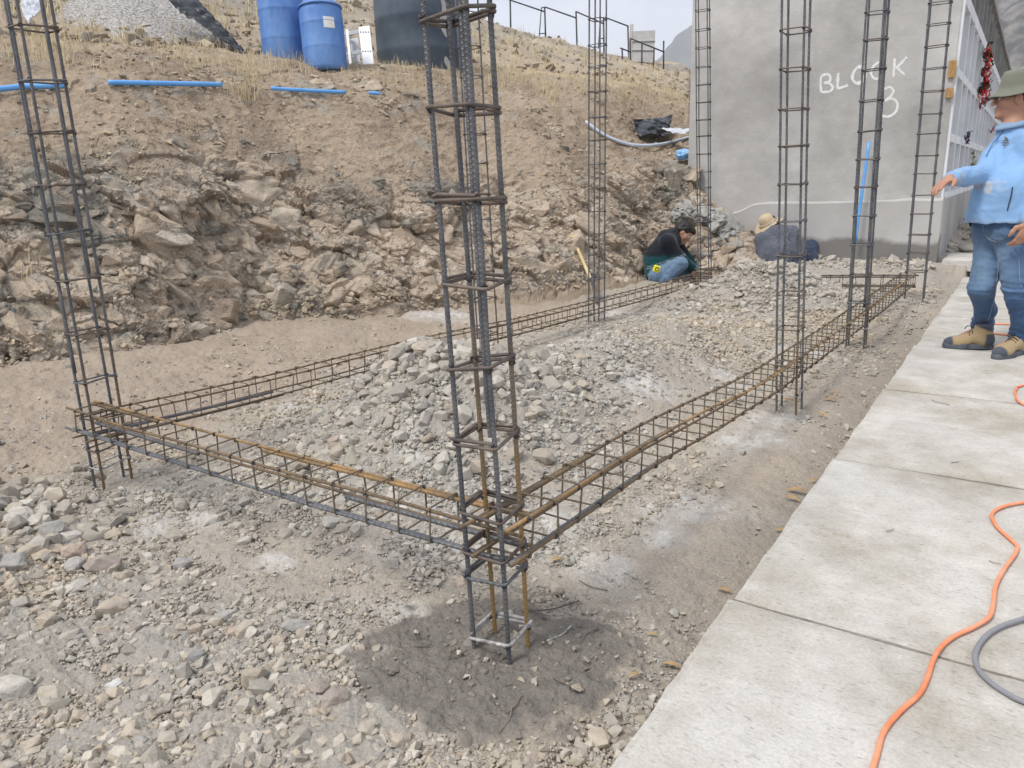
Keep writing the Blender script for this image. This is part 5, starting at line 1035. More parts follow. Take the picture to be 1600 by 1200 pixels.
# ================================================================ people: bodies grown as one smooth surface
def smin(a,b,k): h=np.clip(.5+.5*(b-a)/k,0,1); return b*(1-h)+a*h-k*h*(1-h)
class Flesh:
    def __init__(s,vox,k=.02): s.p=[];s.vox=vox;s.k=k
    def cone(s,a,b,ra,rb,k=None,grow=0): s.p.append(('c',np.array(a,float),np.array(b,float),ra+grow,rb+grow,k or s.k)); return s
    def chain(s,pts,rs,k=None,grow=0):
        for i in range(len(pts)-1): s.cone(pts[i],pts[i+1],rs[i],rs[i+1],k,grow)
        return s
    def ell(s,c,r,R=None,k=None,sub=False,grow=0): s.p.append(('e',np.array(c,float),np.array(r,float)+grow,np.eye(3) if R is None else np.array(R),sub,k or s.k)); return s
    def cut(s,p,n): s.p.append(('x',np.array(p,float),np.array(n,float)/np.linalg.norm(n),0,0,0)); return s
    def mesh(s,name,noise=None,colf=None,m_=None,parent=None,inv=None,label=None,base=0):
        lo=np.full(3,1e9);hi=-lo
        for q in s.p:
            if q[0]=='c': r=max(q[3],q[4]); lo=np.minimum(lo,np.minimum(q[1],q[2])-r);hi=np.maximum(hi,np.maximum(q[1],q[2])+r)
            elif q[0]=='e' and not q[4]: r=q[2].max(); lo=np.minimum(lo,q[1]-r);hi=np.maximum(hi,q[1]+r)
        v=s.vox; lo-=4*v+.01; hi+=4*v+.01; n=np.ceil((hi-lo)/v).astype(int)+1; Fd=np.full(n,.5,np.float32)
        ax=[lo[k]+v*np.arange(n[k]) for k in range(3)]
        for q in s.p:
            mg=.05
            if q[0]=='c': r=max(q[3],q[4]); a=np.minimum(q[1],q[2])-r-mg; b=np.maximum(q[1],q[2])+r+mg
            elif q[0]=='e': r=q[2].max(); a=q[1]-r-mg;b=q[1]+r+mg
            else: a=lo;b=hi
            i0=np.clip(np.floor((a-lo)/v).astype(int),0,n);i1=np.clip(np.ceil((b-lo)/v).astype(int)+1,0,n)
            if (i1<=i0).any(): continue
            X,Y,Zq=np.meshgrid(*[ax[k][i0[k]:i1[k]] for k in range(3)],indexing='ij'); P=np.stack([X,Y,Zq],-1); sl=tuple(slice(i0[k],i1[k]) for k in range(3))
            if q[0]=='c':
                ba=q[2]-q[1]; pa=P-q[1]; h=np.clip((pa@ba)/max(ba@ba,1e-9),0,1); d=np.linalg.norm(pa-h[...,None]*ba,axis=-1)-(q[3]*(1-h)+q[4]*h); Fd[sl]=smin(Fd[sl],d,q[5])
            elif q[0]=='e':
                w_=(P-q[1])@q[3]; k0=np.linalg.norm(w_/q[2],axis=-1); k1=np.linalg.norm(w_/(q[2]**2),axis=-1); d=k0*(k0-1)/np.maximum(k1,1e-6)
                d=np.where(k0<1e-3,-q[2].min(),d)
                Fd[sl]=smin(Fd[sl],d,q[5]) if not q[4] else -smin(-Fd[sl],d,q[5])
            else: d=(P-q[1])@q[2]; Fd[sl]=np.maximum(Fd[sl],d)
        if noise is not None:
            k=np.where(np.abs(Fd)<.035); P=np.stack([ax[j][k[j]] for j in range(3)],-1); Fd[k]+=noise(P)
        # surface nets
        sg=Fd<0; c0=np.zeros(n-1); cnt=np.zeros(n-1); acc=np.zeros(tuple(n-1)+(3,))
        base_=np.stack(np.meshgrid(*[np.arange(m_1) for m_1 in n-1],indexing='ij'),-1)
        mixed=np.zeros(n-1,bool)
        cor=[(i,j,k) for i in(0,1) for j in(0,1) for k in(0,1)]
        S0=sg[:-1,:-1,:-1]
        for (i,j,k) in cor[1:]: mixed|=(sg[i:n[0]-1+i,j:n[1]-1+j,k:n[2]-1+k]!=S0)
        cells=np.argwhere(mixed); idx=-np.ones(n-1,np.int64); idx[mixed]=np.arange(len(cells)); acc=np.zeros((len(cells),3)); cnt=np.zeros(len(cells))
        for a_ in cor:
            for d_ in range(3):
                if a_[d_]: continue
                b_=list(a_); b_[d_]=1
                fa=Fd[cells[:,0]+a_[0],cells[:,1]+a_[1],cells[:,2]+a_[2]]; fb=Fd[cells[:,0]+b_[0],cells[:,1]+b_[1],cells[:,2]+b_[2]]; m_x=(fa<0)!=(fb<0)
                t=np.where(m_x,fa/np.where(m_x,fa-fb,1),0); p=np.tile(np.array(a_,float),(len(cells),1)); p[:,d_]+=t; acc[m_x]+=p[m_x]; cnt[m_x]+=1
        V=lo+(cells+acc/cnt[:,None])*v
        Fs=[]
        for d_ in range(3):
            e1,e2=(d_+1)%3,(d_+2)%3; sa=[slice(1,n[k]-1) for k in range(3)]; sa[d_]=slice(0,n[d_]-1); sb=list(sa); sb[d_]=slice(1,n[d_])
            A=sg[tuple(sa)];B=sg[tuple(sb)]; x=np.argwhere(A!=B); off=np.array([1 if k!=d_ else 0 for k in range(3)]); g=x+off; up=A[tuple(x.T)]
            def I(o1,o2): h=g.copy(); h[:,e1]-=o1; h[:,e2]-=o2; return idx[h[:,0],h[:,1],h[:,2]]
            q=np.stack([I(1,1),I(0,1),I(0,0),I(1,0)],1); q[~up]=q[~up][:,::-1]; Fs.append(q)
        Fq=np.vstack(Fs); Fq=Fq[(Fq>=0).all(1)]
        col=colf(V) if colf else None
        me=mesh_np(name,V,Fq,col,True); o=link(name,me,parent,m_)
        if inv is not None: o.matrix_parent_inverse=inv
        if label: o['label']=label
        return o
def nrm(a): a=np.array(a,float); return a/np.linalg.norm(a)
SKIN=np.array([.40,.215,.145])
def skincol(V): return np.clip(SKIN*(1+.10*fbm(V*22,3,3))[:,None],0,1)
M_skin=mat('skin',attr=True,rough=.55,spec=.35,bump=.2,bscale=300,dist=.001)
M_attr=mat('woven cloth',attr=True,rough=.92,spec=.1,bump=.5,bscale=500,dist=.0012,sheen=.15)
M_hair=mat('black hair',(.008,.007,.007),(.022,.019,.017),scale=60,rough=.5,spec=.4,bump=.8,bscale=160,stretch=(1,1,.25),dist=.006)
M_eye=mat('eye',(.6,.58,.55),rough=.3); M_pup=mat('pupil',(.02,.012,.01),rough=.2)
def head(fl,c,F,up,s=1.0):
    F=nrm(F); up=np.array(up,float); up=nrm(up-F*up.dot(F)); Lf=np.cross(up,F); Rm=np.stack([F,Lf,up],1); W=lambda x,y,z:np.array(c)+s*(Rm@np.array([x,y,z]))
    e=lambda p,r,k=.02,sub=False: fl.ell(W(*p),np.array(r)*s,Rm,k,sub)
    e((-.012,0,.025),(.095,.075,.095)); e((.022,0,-.035),(.066,.060,.075),.03); e((.045,0,-.083),(.036,.036,.026),.03)
    e((.066,0,.042),(.020,.040,.028),.03)
    fl.cone(W(.088,0,.018),W(.112,0,-.020),.008*s,.0125*s,.012); e((.104,.012,-.024),(.009,.007,.007),.008); e((.104,-.012,-.024),(.009,.007,.007),.008)
    e((.086,0,-.050),(.016,.024,.0075),.008); e((.084,0,-.063),(.015,.021,.0075),.008); e((.078,0,-.092),(.018,.022,.016),.02)
    e((.055,.042,-.022),(.028,.022,.024),.03); e((.055,-.042,-.022),(.028,.022,.024),.03)
    e((.092,.032,.010),(.015,.017,.011),.008,True); e((.092,-.032,.010),(.015,.017,.011),.008,True)
    for sy in (1,-1): e((-.008,sy*.076,-.008),(.022,.010,.032),.008); e((-.002,sy*.086,-.008),(.010,.006,.018),.006,True)
    return W,Rm
def eyes(W,parent,inv,s=1.0):
    for sy in (1,-1):
        mb=MB(); V,F=ICO[3]; mb.add(V*.0115*s+W(.079,sy*.031,.009),F); mb.m=1; d=W(.0885,sy*.031,.009); mb.add(V*.0052*s+d,F); o=mb.build('eye',[M_eye,M_pup],parent,True); o.matrix_parent_inverse=inv
def hand(fl,wr,d,palm_n,thumb,s=1.0,curl=(.3,.5,.6,.7),spread=.16,tcurl=.3):
    """palm plus five jointed fingers; d along the hand, palm_n out of the palm, thumb = side the thumb is on"""
    d=nrm(d); n=np.array(palm_n,float); n=nrm(n-d*n.dot(d)); t=np.cross(d,n); t=t*np.sign(t.dot(thumb)); wr=np.array(wr,float); R=np.stack([d,t,n],1)
    fl.cone(wr-d*.02*s,wr+d*.02*s,.026*s,.027*s,.015)
    fl.ell(wr+d*.052*s,np.array([.052,.041,.016])*s,R,.012)
    for i,(off,L_,cu) in enumerate(zip((.030,.010,-.010,-.029),(.078,.086,.080,.064),curl)):
        a=wr+d*(.088-.004*abs(i-1))*s+t*off*s; dirv=nrm(d+t*spread*(off/.03)); r=(.0095,.0098,.0092,.0082)[i]*s; pts=[a-dirv*.02*s]; an=0; q=a; 
        for fr,c_ in ((.45,.5),(.30,1.),(.25,.8)):
            an+=cu*c_; dd=nrm(dirv*math.cos(an)+n*math.sin(an)); pts.append(q); q=q+dd*L_*fr*s
        pts.append(q); fl.chain(pts,[r*1.1,r*1.05,r,r*.92,r*.78],.006)
    a=wr+d*.022*s+t*.028*s; b_=a+(d*.55+t*.75+n*.25*tcurl)*.042*s; c_=b_+(d*.9+t*.30+n*.6*tcurl)*.032*s; e_=c_+(d*1.0+t*.05+n*.7*tcurl)*.024*s; fl.chain([a-t*.01*s,b_,c_,e_],[.014*s,.0125*s,.0108*s,.0085*s],.010)
def wrinkles(dirs,amp,sc_,seed):
    D=np.array(dirs,float)
    def f(P):
        q=P*np.array(D)*sc_; w_=q+.6*np.stack([fbm(P*7,seed+k,2) for k in(1,2,3)],-1); return -amp*ridged(w_,seed,3)
    return f

# ---------------------------------------------------------------- man standing on the pavement, pointing
def man_a():
    D=4.42; Fw=nrm([-.84,-.54,0]); Rt=np.array([Fw[1],-Fw[0],0]); Rt=nrm(np.cross(Fw,[0,0,1])); up=np.array([0,0,1.])
    foot=PZ(1555,556,PAVE_Z); root=empty('person',tuple(foot),label='man in light blue pullover, olive bucket hat and jeans standing on the pavement, pointing left',cat='person'); inv=Matrix.Translation(-Vector(foot))
    pel=PD(1567,352,D); che=PD(1584,250,D); nk=PD(1583,200,D); hc=PD(1586,154,D-.02)
    shR=PD(1569,228,D+.12); elR=PD(1538,272,D-.04); wrR=PD(1487,279,D-.22); shL=PD(1612,224,D-.14); elL=PD(1628,292,D-.22); wrL=PD(1608,347,D-.26)
    hipR=pel+Rt*.085-up*.03; hipL=pel-Rt*.085-up*.03
    knR=PD(1534,452,D+.06); anR=PZ(1531,536,PAVE_Z)+[0,0,.085]; knL=PD(1589,458,D-.08); anL=PZ(1592,553,PAVE_Z)+[0,0,.085]
    # body (one surface)
    fl=Flesh(.0055,.03); W,Rm=head(fl,hc,nrm([-.985,-.17,-.03]),up,1.0)
    fl.chain([hc+[.012,.01,-.06],nk+[0,0,-.01],nk-[0,0,.05]],[.056,.058,.07])
    fl.cone(shR,shL,.06,.06,.05); fl.chain([che+Rt*.06,pel+Rt*.06+up*.12,pel+Rt*.05],[.10,.10,.10],.05); fl.chain([che-Rt*.06,pel-Rt*.06+up*.12,pel-Rt*.05],[.10,.10,.10],.05)
    fl.chain([shR,elR,wrR],[.045,.036,.026]); fl.chain([shL,elL,wrL],[.045,.036,.026])
    hand(fl,wrR+nrm(wrR-elR)*.02,PD(1447,305,D-.30)-wrR,[.1,-.25,-1],[.2,-1,0],.98,curl=(.12,.28,.36,.5),spread=.14,tcurl=.5)
    hand(fl,wrL,nrm([-.25,-.1,-1]),[-.6,.7,0],[-.7,-.7,0],.98,curl=(.5,.6,.65,.7),spread=.08)
    fl.chain([hipR,knR,anR],[.07,.042,.032]); fl.chain([hipL,knL,anL],[.07,.042,.032]); 
    for an in (anR,anL): fl.cone(an,an+Fw*.12-up*.05,.04,.03)
    body=fl.mesh('body',None,skincol,M_skin,root,inv)
    eyes(W,root,inv)
    # hair under the hat
    fl=Flesh(.006,.02); fl.ell(W(-.035,0,.02),(.080,.080,.085),Rm); fl.cut(W(.0,0,-.02),-Rm[:,2]+.0*Rm[:,0]); fl.cut(W(.012,0,0),Rm[:,0]); fl.mesh('hair',None,None,M_hair,root,inv)
    # bucket hat
    hat=MB(); t=np.arange(48)*2*math.pi/48; prof=[(.0,.168),(.05,.167),(.082,.158),(.094,.135),(.100,.085),(.104,.062),(.106,.055),(.122,.040),(.146,.018),(.150,.012),(.147,.010),(.118,.034),(.103,.05),(.098,.06),(.095,.08)]
    V=[]
    for j,(r_,z_) in enumerate(prof):
        for q in t: 
            wv=.006*math.sin(q*3+1) if r_>.11 else .002*math.sin(q*5); V.append(W(-.012+r_*.98*math.cos(q),r_*.86*math.sin(q),z_*.90+.010+wv+(-.010*math.cos(q) if r_>.11 else 0)))
    V=np.array(V); V+=np.stack([fbm(V*16,k,2) for k in (1,2,3)],1)*.003
    F=gridF(len(prof),48,wrap=True)
    c=np.tile([.175,.18,.145],(len(V),1))*(1+.12*fbm(V*20,5,3))[:,None]
    o=link('bucket_hat',mesh_np('bucket_hat',V,F,c,True),root,M_attr); o.matrix_parent_inverse=inv
    mb=MB()
    for z_ in (.028,.020): mb.tube([W(-.012+(.13+(.028-z_)*1.2)*.98*math.cos(q),(.13+(.028-z_)*1.2)*.86*math.sin(q),z_+.010+.006*math.sin(q*3+1)-.010*math.cos(q)+.004) for q in t],.0012,4,closed=True)
    o=mb.build('seam',M_attr,o,True); o.matrix_parent_inverse=inv
    # glasses
    mb=MB()
    for sy in (1,-1):
        q=np.arange(20)*2*math.pi/20; mb.tube([W(.104-.004*abs(math.cos(a)),sy*.033+.023*math.cos(a),.004+.017*math.sin(a)) for a in q],.0014,6,closed=True); mb.tube([W(.100,sy*.056,.008),W(.06,sy*.074,.010),W(-.01,sy*.080,.008)],.0014,5)
    mb.tube([W(.105,-.010,.008),W(.108,0,.010),W(.105,.010,.008)],.0014,5); o=mb.build('glasses',M_dot,root,True); o.matrix_parent_inverse=inv
    # pullover
    fl=Flesh(.006,.035); g=0
    fl.cone(shR+up*.0,shL,.062,.066,.05); fl.chain([che+Rt*.075-up*.0,pel+Rt*.075+up*.20,pel+Rt*.085+up*.03],[.098,.110,.128],.06); fl.chain([che-Rt*.075,pel-Rt*.075+up*.20,pel-Rt*.085+up*.03],[.098,.110,.128],.06)
    fl.cone(che+Fw*.0,pel+up*.16+Fw*.06,.09,.12,.06); fl.cone(pel+up*.15+Fw*.06,pel+up*.04+Fw*.075,.12,.13,.05); fl.chain([nk-[0,0,.06],nk-[0,0,.012]],[.085,.074],.03)
    eR=elR+nrm(wrR-elR)*0; fl.chain([shR,(shR+elR)/2,elR,elR*.4+wrR*.6,wrR-nrm(wrR-elR)*.012],[.074,.064,.054,.045,.041],.03); fl.chain([shL,(shL+elL)/2,elL,wrL-nrm(wrL-elL)*.02],[.074,.066,.056,.043],.03)
    fl.cut(pel+up*.028,[.04,0,-1]); fl.cut(nk+[0,0,.022],[.05,0,1.0])
    cuffd=nrm(wrR-elR); 
    wf=wrinkles((1,1,1.6),.007,8,51); wf2=wrinkles((1,1,.35),.014,6,57)
    zip_a=PD(1571,196,D-.1); 
    def colp(V):
        u,v,d=PROJ(V); c=np.tile([.215,.37,.60],(len(V),1))*(1+.05*fbm(V*9,5,3))[:,None]
        front=((V-che)@Fw>0)
        def blot(cx,cy,rx,ry,colr,w_,ed=.5,sd=0,ring=0):
            dd=np.sqrt(((u-cx)/rx)**2+((v-cy)/ry)**2)+ed*fbm(V*30,60+sd,3); k=1-sstep(.75,1.05,dd)
            if ring: k=k*sstep(.2,.75,dd+.25)
            k=k*front*w_; nonlocal c; c=c*(1-k[:,None])+np.array(colr)*k[:,None]
        blot(1543,292,8,10,(.42,.42,.40),.9,.5,1,1); blot(1556,286,16,7,(.40,.43,.47),.35,1.1,2); blot(1526,291,6,6,(.40,.42,.45),.6,1.,3); blot(1568,296,12,5,(.40,.43,.47),.3,1.2,4); 
        # cuffs darker
        e=np.clip(1-np.abs((V-wrR)@cuffd+.035)/.028,0,1); kk=(np.linalg.norm(V-wrR,axis=1)<.085); k=(sstep(0,.6,e)*kk*.75)[:,None]; c=c*(1-k)+np.array([.30,.36,.43])*k
        e=(V[:,2]<pel[2]+.045)[:,None]*.25; c=c*(1-e)+np.array([.34,.42,.52])*e
        zc=(V[:,2]>nk[2]-.012)[:,None]*.8; c=c*(1-zc)+np.array([.22,.29,.38])*zc
        return np.clip(c,0,1)
    pull=fl.mesh('pullover',lambda P:wf(P)+wf2(P)*.6,colp,M_attr,root,inv)
    # placket, zip, pocket zip, chest logo follow the cloth
    pv=np.array([v.co[:] for v in pull.data.vertices]); pu,pvv,pd=PROJ(pv)
    def on(u,v,lift=.003):
        k=np.where((np.abs(pu-u)<6)&(np.abs(pvv-v)<6))[0]; j=k[np.argmin((pu[k]-u)**2+(pvv[k]-v)**2+((pd[k]-pd[k].min())*120)**2)] if len(k) else 0
        return PD(u,v,pd[j]-lift)
    mb=MB(); mb.tube(smoothpath([on(1568,200),on(1559,214),on(1549,228),on(1541,243)],6),.0035,6); o=mb.build('zip',M_attr2,pull,True)
    mb=MB(); mb.tube(smoothpath([on(1582,292),on(1580,305),on(1576,320),on(1574,329)],6),.003,6); o=mb.build('pocket_zip',M_dot,pull,True)
    mb=MB(); a=[(1566,222),(1569,218),(1572,214),(1574,219),(1577,222)]
    for (x0,y0),(x1,y1) in (((1566,223),(1576,223)),((1568,219),(1575,219)),((1570,214),(1574,217)),((1567,226),(1571,227))): mb.tube([on(x0,y0,.006),on(x1,y1,.006)],.0035,6)
    mb.build('chest_logo',M_logo,pull,True)
    # collar
    mb=MB(); q=np.linspace(0,2*math.pi,36); cn=nk+[0,0,.015]; ring=[]
    for r_,z_ in ((.066,.0),(.070,.022),(.082,.020),(.092,-.004),(.088,-.008),(.074,.006)): ring.append([cn+Fw*(r_*1.1*math.cos(a))+Rt*(r_*1.05*math.sin(a))+up*(z_-.020*max(0,math.cos(a))) for a in q])
    V=np.array(ring).reshape(-1,3); V+=.003*np.stack([fbm(V*20,k,2) for k in(1,2,3)],1); c=np.tile([.22,.33,.46],(len(V),1)); o=link('collar',mesh_np('collar',V,gridF(6,36),c,True),pull,M_attr)
    # jeans
    fl=Flesh(.006,.03); fl.chain([pel+Rt*.06+up*.06,hipR],[.118,.115],.05); fl.chain([pel-Rt*.06+up*.06,hipL],[.118,.115],.05)
    for h,k_,a_ in ((hipR,knR,anR),(hipL,knL,anL)):
        m1=h*.5+k_*.5-Fw*.005; cf=(k_+a_)/2-Fw*.022; bt=a_+up*.055; fl.chain([h,m1,k_+Fw*.004,cf,bt,a_+up*.01],[.094,.077,.060,.056,.056,.060],.014)
    fl.cut(pel+up*.085,[0,0,1]); 
    for a_ in (anR,anL): pass
    w1=wrinkles((1,1,1.5),.012,7,71); w2=wrinkles((.6,.6,2.6),.015,8,75)
    def wj(P):
        sc__=np.where(P[:,2]<knR[2],.6,.9)
        low=np.minimum(np.abs(P[:,2]-(PAVE_Z+.14))/.12,1); kn=np.minimum(np.abs(P[:,2]-(knR[2]+.0))/.12,1); return sc__*(w1(P)*.7+w2(P)*(1.25-.7*np.minimum(low,kn)))
    def colj(V):
        base=np.array([.05,.10,.20]); c=np.tile(base,(len(V),1)); z=(V[:,2]-PAVE_Z)
        fr=np.clip((V-(pel+knR)/2)@Fw*5+.6,0,1); fade=sstep(.30,.5,z)*sstep(.86,.6,z)*fr; k=(fade*.6+.06*fbm(V*5,3,3))[:,None]; c=c*(1-k)+np.array([.20,.29,.38])*k
        c*=(1+.22*ridged(V*np.array([16,16,38]),5,3)*.5+.10*fbm(V*60,8,2))[:,None]
        return np.clip(c,.01,1)
    jn=fl.mesh('jeans',wj,colj,M_attr,root,inv)
    ju=np.array([v.co[:] for v in jn.data.vertices]); pu,pvv,pd=PROJ(ju)
    mb=MB(); mb.tube(smoothpath([on(1562,404,.001),on(1559,425,.001),on(1556,455,.001),on(1549,485,.001),on(1544,500,.001)],8),.0022,5); mb.tube(smoothpath([on(1536,352,.001),on(1538,365,.001),on(1546,374,.001),on(1556,378,.001)],8),.002,5); mb.tube(smoothpath([on(1592,405,.001),on(1593,430,.001),on(1596,450,.001)],8),.0022,5); mb.build('seam',M_seam,jn,True)
    # boots
    for nm,an,toe,hl in (('R',anR,PZ(1473,542,PAVE_Z),PZ(1551,545,PAVE_Z)),('L',anL,PZ(1547,563,PAVE_Z),PZ(1600,551,PAVE_Z))):
        toe=np.array(toe);hl=np.array(hl); d=nrm(toe-hl); L_=np.linalg.norm(toe-hl); L_=min(L_,.31); toe=hl+d*L_; sd=np.cross(d,up)
        fl=Flesh(.005,.025); Rb=np.stack([d,sd,up],1)
        fl.ell(hl+d*.05+up*.055,(.055,.042,.055),Rb,.03); fl.chain([hl+d*.065+up*.13,hl+d*.06+up*.07],[.050,.048],.03); fl.cone(hl+d*.09+up*.080,toe-d*.10+up*.045,.042,.034,.03); fl.ell(toe-d*.075+up*.036,(.076,.046,.038),Rb,.03)
        fl.cut(hl+up*.022,-up); fl.cut(hl+up*.150,up)
        def colb(V,hl=hl,d=d,toe=toe,L_=L_):
            s_=(V-hl)@d/L_; z=V[:,2]-PAVE_Z; c=np.tile([.36,.27,.155],(len(V),1))*(1+.14*fbm(V*18,9,3))[:,None]
            k=sstep(.80,.86,s_-.35*(z-.045))*(z<.085); k=np.maximum(k,sstep(.24,.17,s_)*(z<.10)); k=np.maximum(k,sstep(.10,.115,z-.10*s_)*sstep(.5,.3,s_)); k=k[:,None]; return c*(1-k)+np.array([.075,.085,.105])*k
        up_=fl.mesh('boot',None,colb,M_attr,root,inv,'boot with heel turned from view' if False else None)
        # sole
        o_=[]; n_=40
        for q in np.arange(n_)*2*math.pi/n_:
            x=math.cos(q);y=math.sin(q); wv=.050 if x>0 else .040; o_.append(hl+d*(L_*.5+x*L_*.52)+sd*y*wv*(1-.25*(x<0)*0+.0)*(abs(y)**-.25 if abs(y)>.3 else 1))
        o_=np.array(o_); V=np.vstack([o_*1.0+up*0.002,o_+up*.022,(o_-o_.mean(0))*.96+o_.mean(0)+up*.032]); mb=MB(); mb.add(V,[gridF(3,n_,wrap=True),np.arange(n_)[::-1][None],(2*n_+np.arange(n_))[None]]); mb.build('sole',M_sole,up_,False)
        mb=MB()
        for k in range(5):
            a=hl+d*(L_*(.40+.055*k))+up*(.122-.012*k); mb.tube(smoothpath([a-sd*.030-up*.012,a+up*.004,a+sd*.030-up*.012+d*.008],5),.0028,5)
        mb.tube(smoothpath([hl+d*L_*.42+up*.13,hl+d*(L_*.42+.03)+sd*.02+up*.14,hl+d*(L_*.42+.05)+sd*.01+up*.12],5),.0028,5); mb.build('laces',M_dot,up_,True)
    return root
M_attr2=mat('zip tape',(.12,.22,.38),rough=.6); M_logo=mat('chest embroidery',(.30,.22,.10),(.10,.08,.05),scale=50,rough=.8); M_seam=mat('pale seam thread',(.22,.28,.36),rough=.9); M_sole=mat('grey rubber sole',(.07,.08,.10),(.12,.13,.15),scale=20,rough=.8)
man_a()

# ---------------------------------------------------------------- squatting worker in the green jacket
def man_b():
    D=8.5; up=np.array([0,0,1.]); P_=lambda u,v,d=0:PD(u,v,D+d)
    Fw=nrm(P_(1100,430)-P_(1000,430)); Fw[2]=0; Fw=nrm(Fw); Rt=np.cross(Fw,up)
    hip=P_(1030,430); base=hip.copy(); base[2]=float(ground_h(np.array([hip[0]]),np.array([hip[1]]))[0]); root=empty('person',tuple(base),label='dark-haired worker in black and green jacket squatting by the rock cut, head bowed',cat='person'); inv=Matrix.Translation(-Vector(base))
    shR=P_(1043,378,-.15);shL=P_(1052,376,.17); nk=P_(1055,366); hc=P_(1068,364,-.02); elR=P_(1060,402,-.14); wrR=P_(1082,418,-.02); elL=P_(1068,400,.20); wrL=P_(1088,420,.12)
    hR=P_(1030,430,-.10);hL=P_(1034,431,.12); kR=P_(1064,412,-.20);kL=P_(1084,424,.10); aR=P_(1038,446,-.16); aL=P_(1060,448,.12)
    fl=Flesh(.008,.03); hd=nrm(Fw*.62+Rt*.32-up*.72); W,Rm=head(fl,hc,hd,nrm(Fw*.7+up*.7),.98); fl.cone(hc-Fw*.03-up*.02,nk-up*.03,.052,.06)
    fl.cone(shR,shL,.06,.06,.05); fl.chain([(shR+shL)/2,hip+up*.12,hip+up*.03],[.095,.095,.075],.04)
    fl.chain([shR,elR,wrR],[.05,.04,.028]);fl.chain([shL,elL,wrL],[.05,.04,.028]); fl.chain([hR,kR,aR],[.055,.042,.035]);fl.chain([hL,kL,aL],[.055,.042,.035])
    hand(fl,wrR,nrm([.5,.3,-.7]),[.2,.3,-.6],[0,-1,.2],.95,curl=(.6,.7,.8,.9)); hand(fl,wrL,nrm([.4,-.1,-.8]),[.2,.3,-.6],[0,1,.2],.95,curl=(.6,.7,.8,.9))
    for a in (aR,aL): fl.cone(a,a+Fw*.14-up*.03,.04,.035)
    fl.mesh('body',None,lambda V:skincol(V)*.95,M_skin,root,inv); eyes(W,root,inv,.98)
    fl=Flesh(.007,.025); fl.ell(W(-.030,0,.045),(.098,.088,.088),Rm); fl.ell(W(.045,0,.088),(.052,.068,.030),Rm); fl.ell(W(-.05,0,-.01),(.062,.080,.06),Rm); fl.mesh('hair',lambda P:-.008*ridged(P*28,4,3),None,M_hair,root,inv)
    fl=Flesh(.008,.04); fl.cone(shR,shL,.082,.082,.06); fl.chain([(shR+shL)/2-Fw*.03,(shR+shL)/2*.5+hip*.5-Fw*.07,hip-Fw*.02+up*.03],[.135,.155,.145],.07); fl.chain([nk-up*.05,nk+up*.005],[.08,.072]); fl.chain([shR,elR,wrR],[.078,.066,.045]);fl.chain([shL,elL,wrL],[.078,.066,.045])
    fl.cut(hip-up*.06,nrm([-.25*Fw[0],-.25*Fw[1],-1])); w1=wrinkles((1,1,1.4),.010,6,81)
    def cj(V):
        z=V[:,2]; mid=(shR[2]*.5+hip[2]*.5)+.03; k=sstep(mid+.035,mid-.02,z+.01*fbm(V*9,2,2))[:,None]; c=np.array([.014,.016,.022])*(1-k)+np.array([.008,.055,.062])*k
        for q,hw_ in ((.085,.004),(.062,.003)):
            s_=np.abs(z-(mid-q)-.35*((V-hip)@Fw))<hw_; m_=s_&(((V-hip)@Rt)>.03); c[m_]=[.30,.36,.36]
        return c*(1+.12*fbm(V*14,3,3))[:,None]
    fl.mesh('jacket',w1,cj,M_attr,root,inv)
    fl=Flesh(.008,.03); fl.chain([hip+Rt*.07-Fw*.02,hip-Rt*.07-Fw*.02],[.125,.125],.06)
    for h,k_,a_ in ((hR,kR,aR),(hL,kL,aL)): fl.chain([h,(h+k_)/2+up*.0,k_,(k_+a_)/2-Fw*.03,a_+up*.02],[.100,.086,.068,.064,.055],.018)
    w2=wrinkles((1.4,1.4,1.4),.014,8,85)
    def cjn(V): c=np.tile([.085,.145,.235],(len(V),1)); k=(.4*sstep(-.05,.1,(V-hip)@up+.2*fbm(V*6,5,3)))[:,None]; c=c*(1-k)+np.array([.19,.27,.36])*k; return c*(1+.2*fbm(V*20,6,3))[:,None]
    fl.mesh('jeans',w2,cjn,M_attr,root,inv)
    for a_ in (aR,aL):
        fl=Flesh(.008,.02); fl.cone(a_-up*.035-Fw*.03,a_-up*.045+Fw*.17,.045,.038); fl.cone(a_+up*.02,a_-up*.03,.045,.045); fl.mesh('shoe',None,lambda V:np.tile([.05,.045,.04],(len(V),1)),M_attr,root,inv)
    c=P_(1026,420,-.33); tp=empty('tape_measure',tuple(c),label='bright yellow tape measure clipped at the squatting worker’s hip',cat='tape measure')
    mb=MB(); mb.box((0,0,0),(.075,.045,.075),bev=.016); mb.build('case',M_yel,tp); mb=MB(); t=np.arange(20)*2*math.pi/20; mb.tube(np.stack([.020*np.cos(t),0*t-.024,.020*np.sin(t)],1),.004,6,closed=True); mb.box((.0,.028,.0),(.02,.008,.06),bev=.002); mb.build('rim',M_dot,tp); tp.rotation_euler=(0,.3,math.atan2(Fw[1],Fw[0]))
man_b()
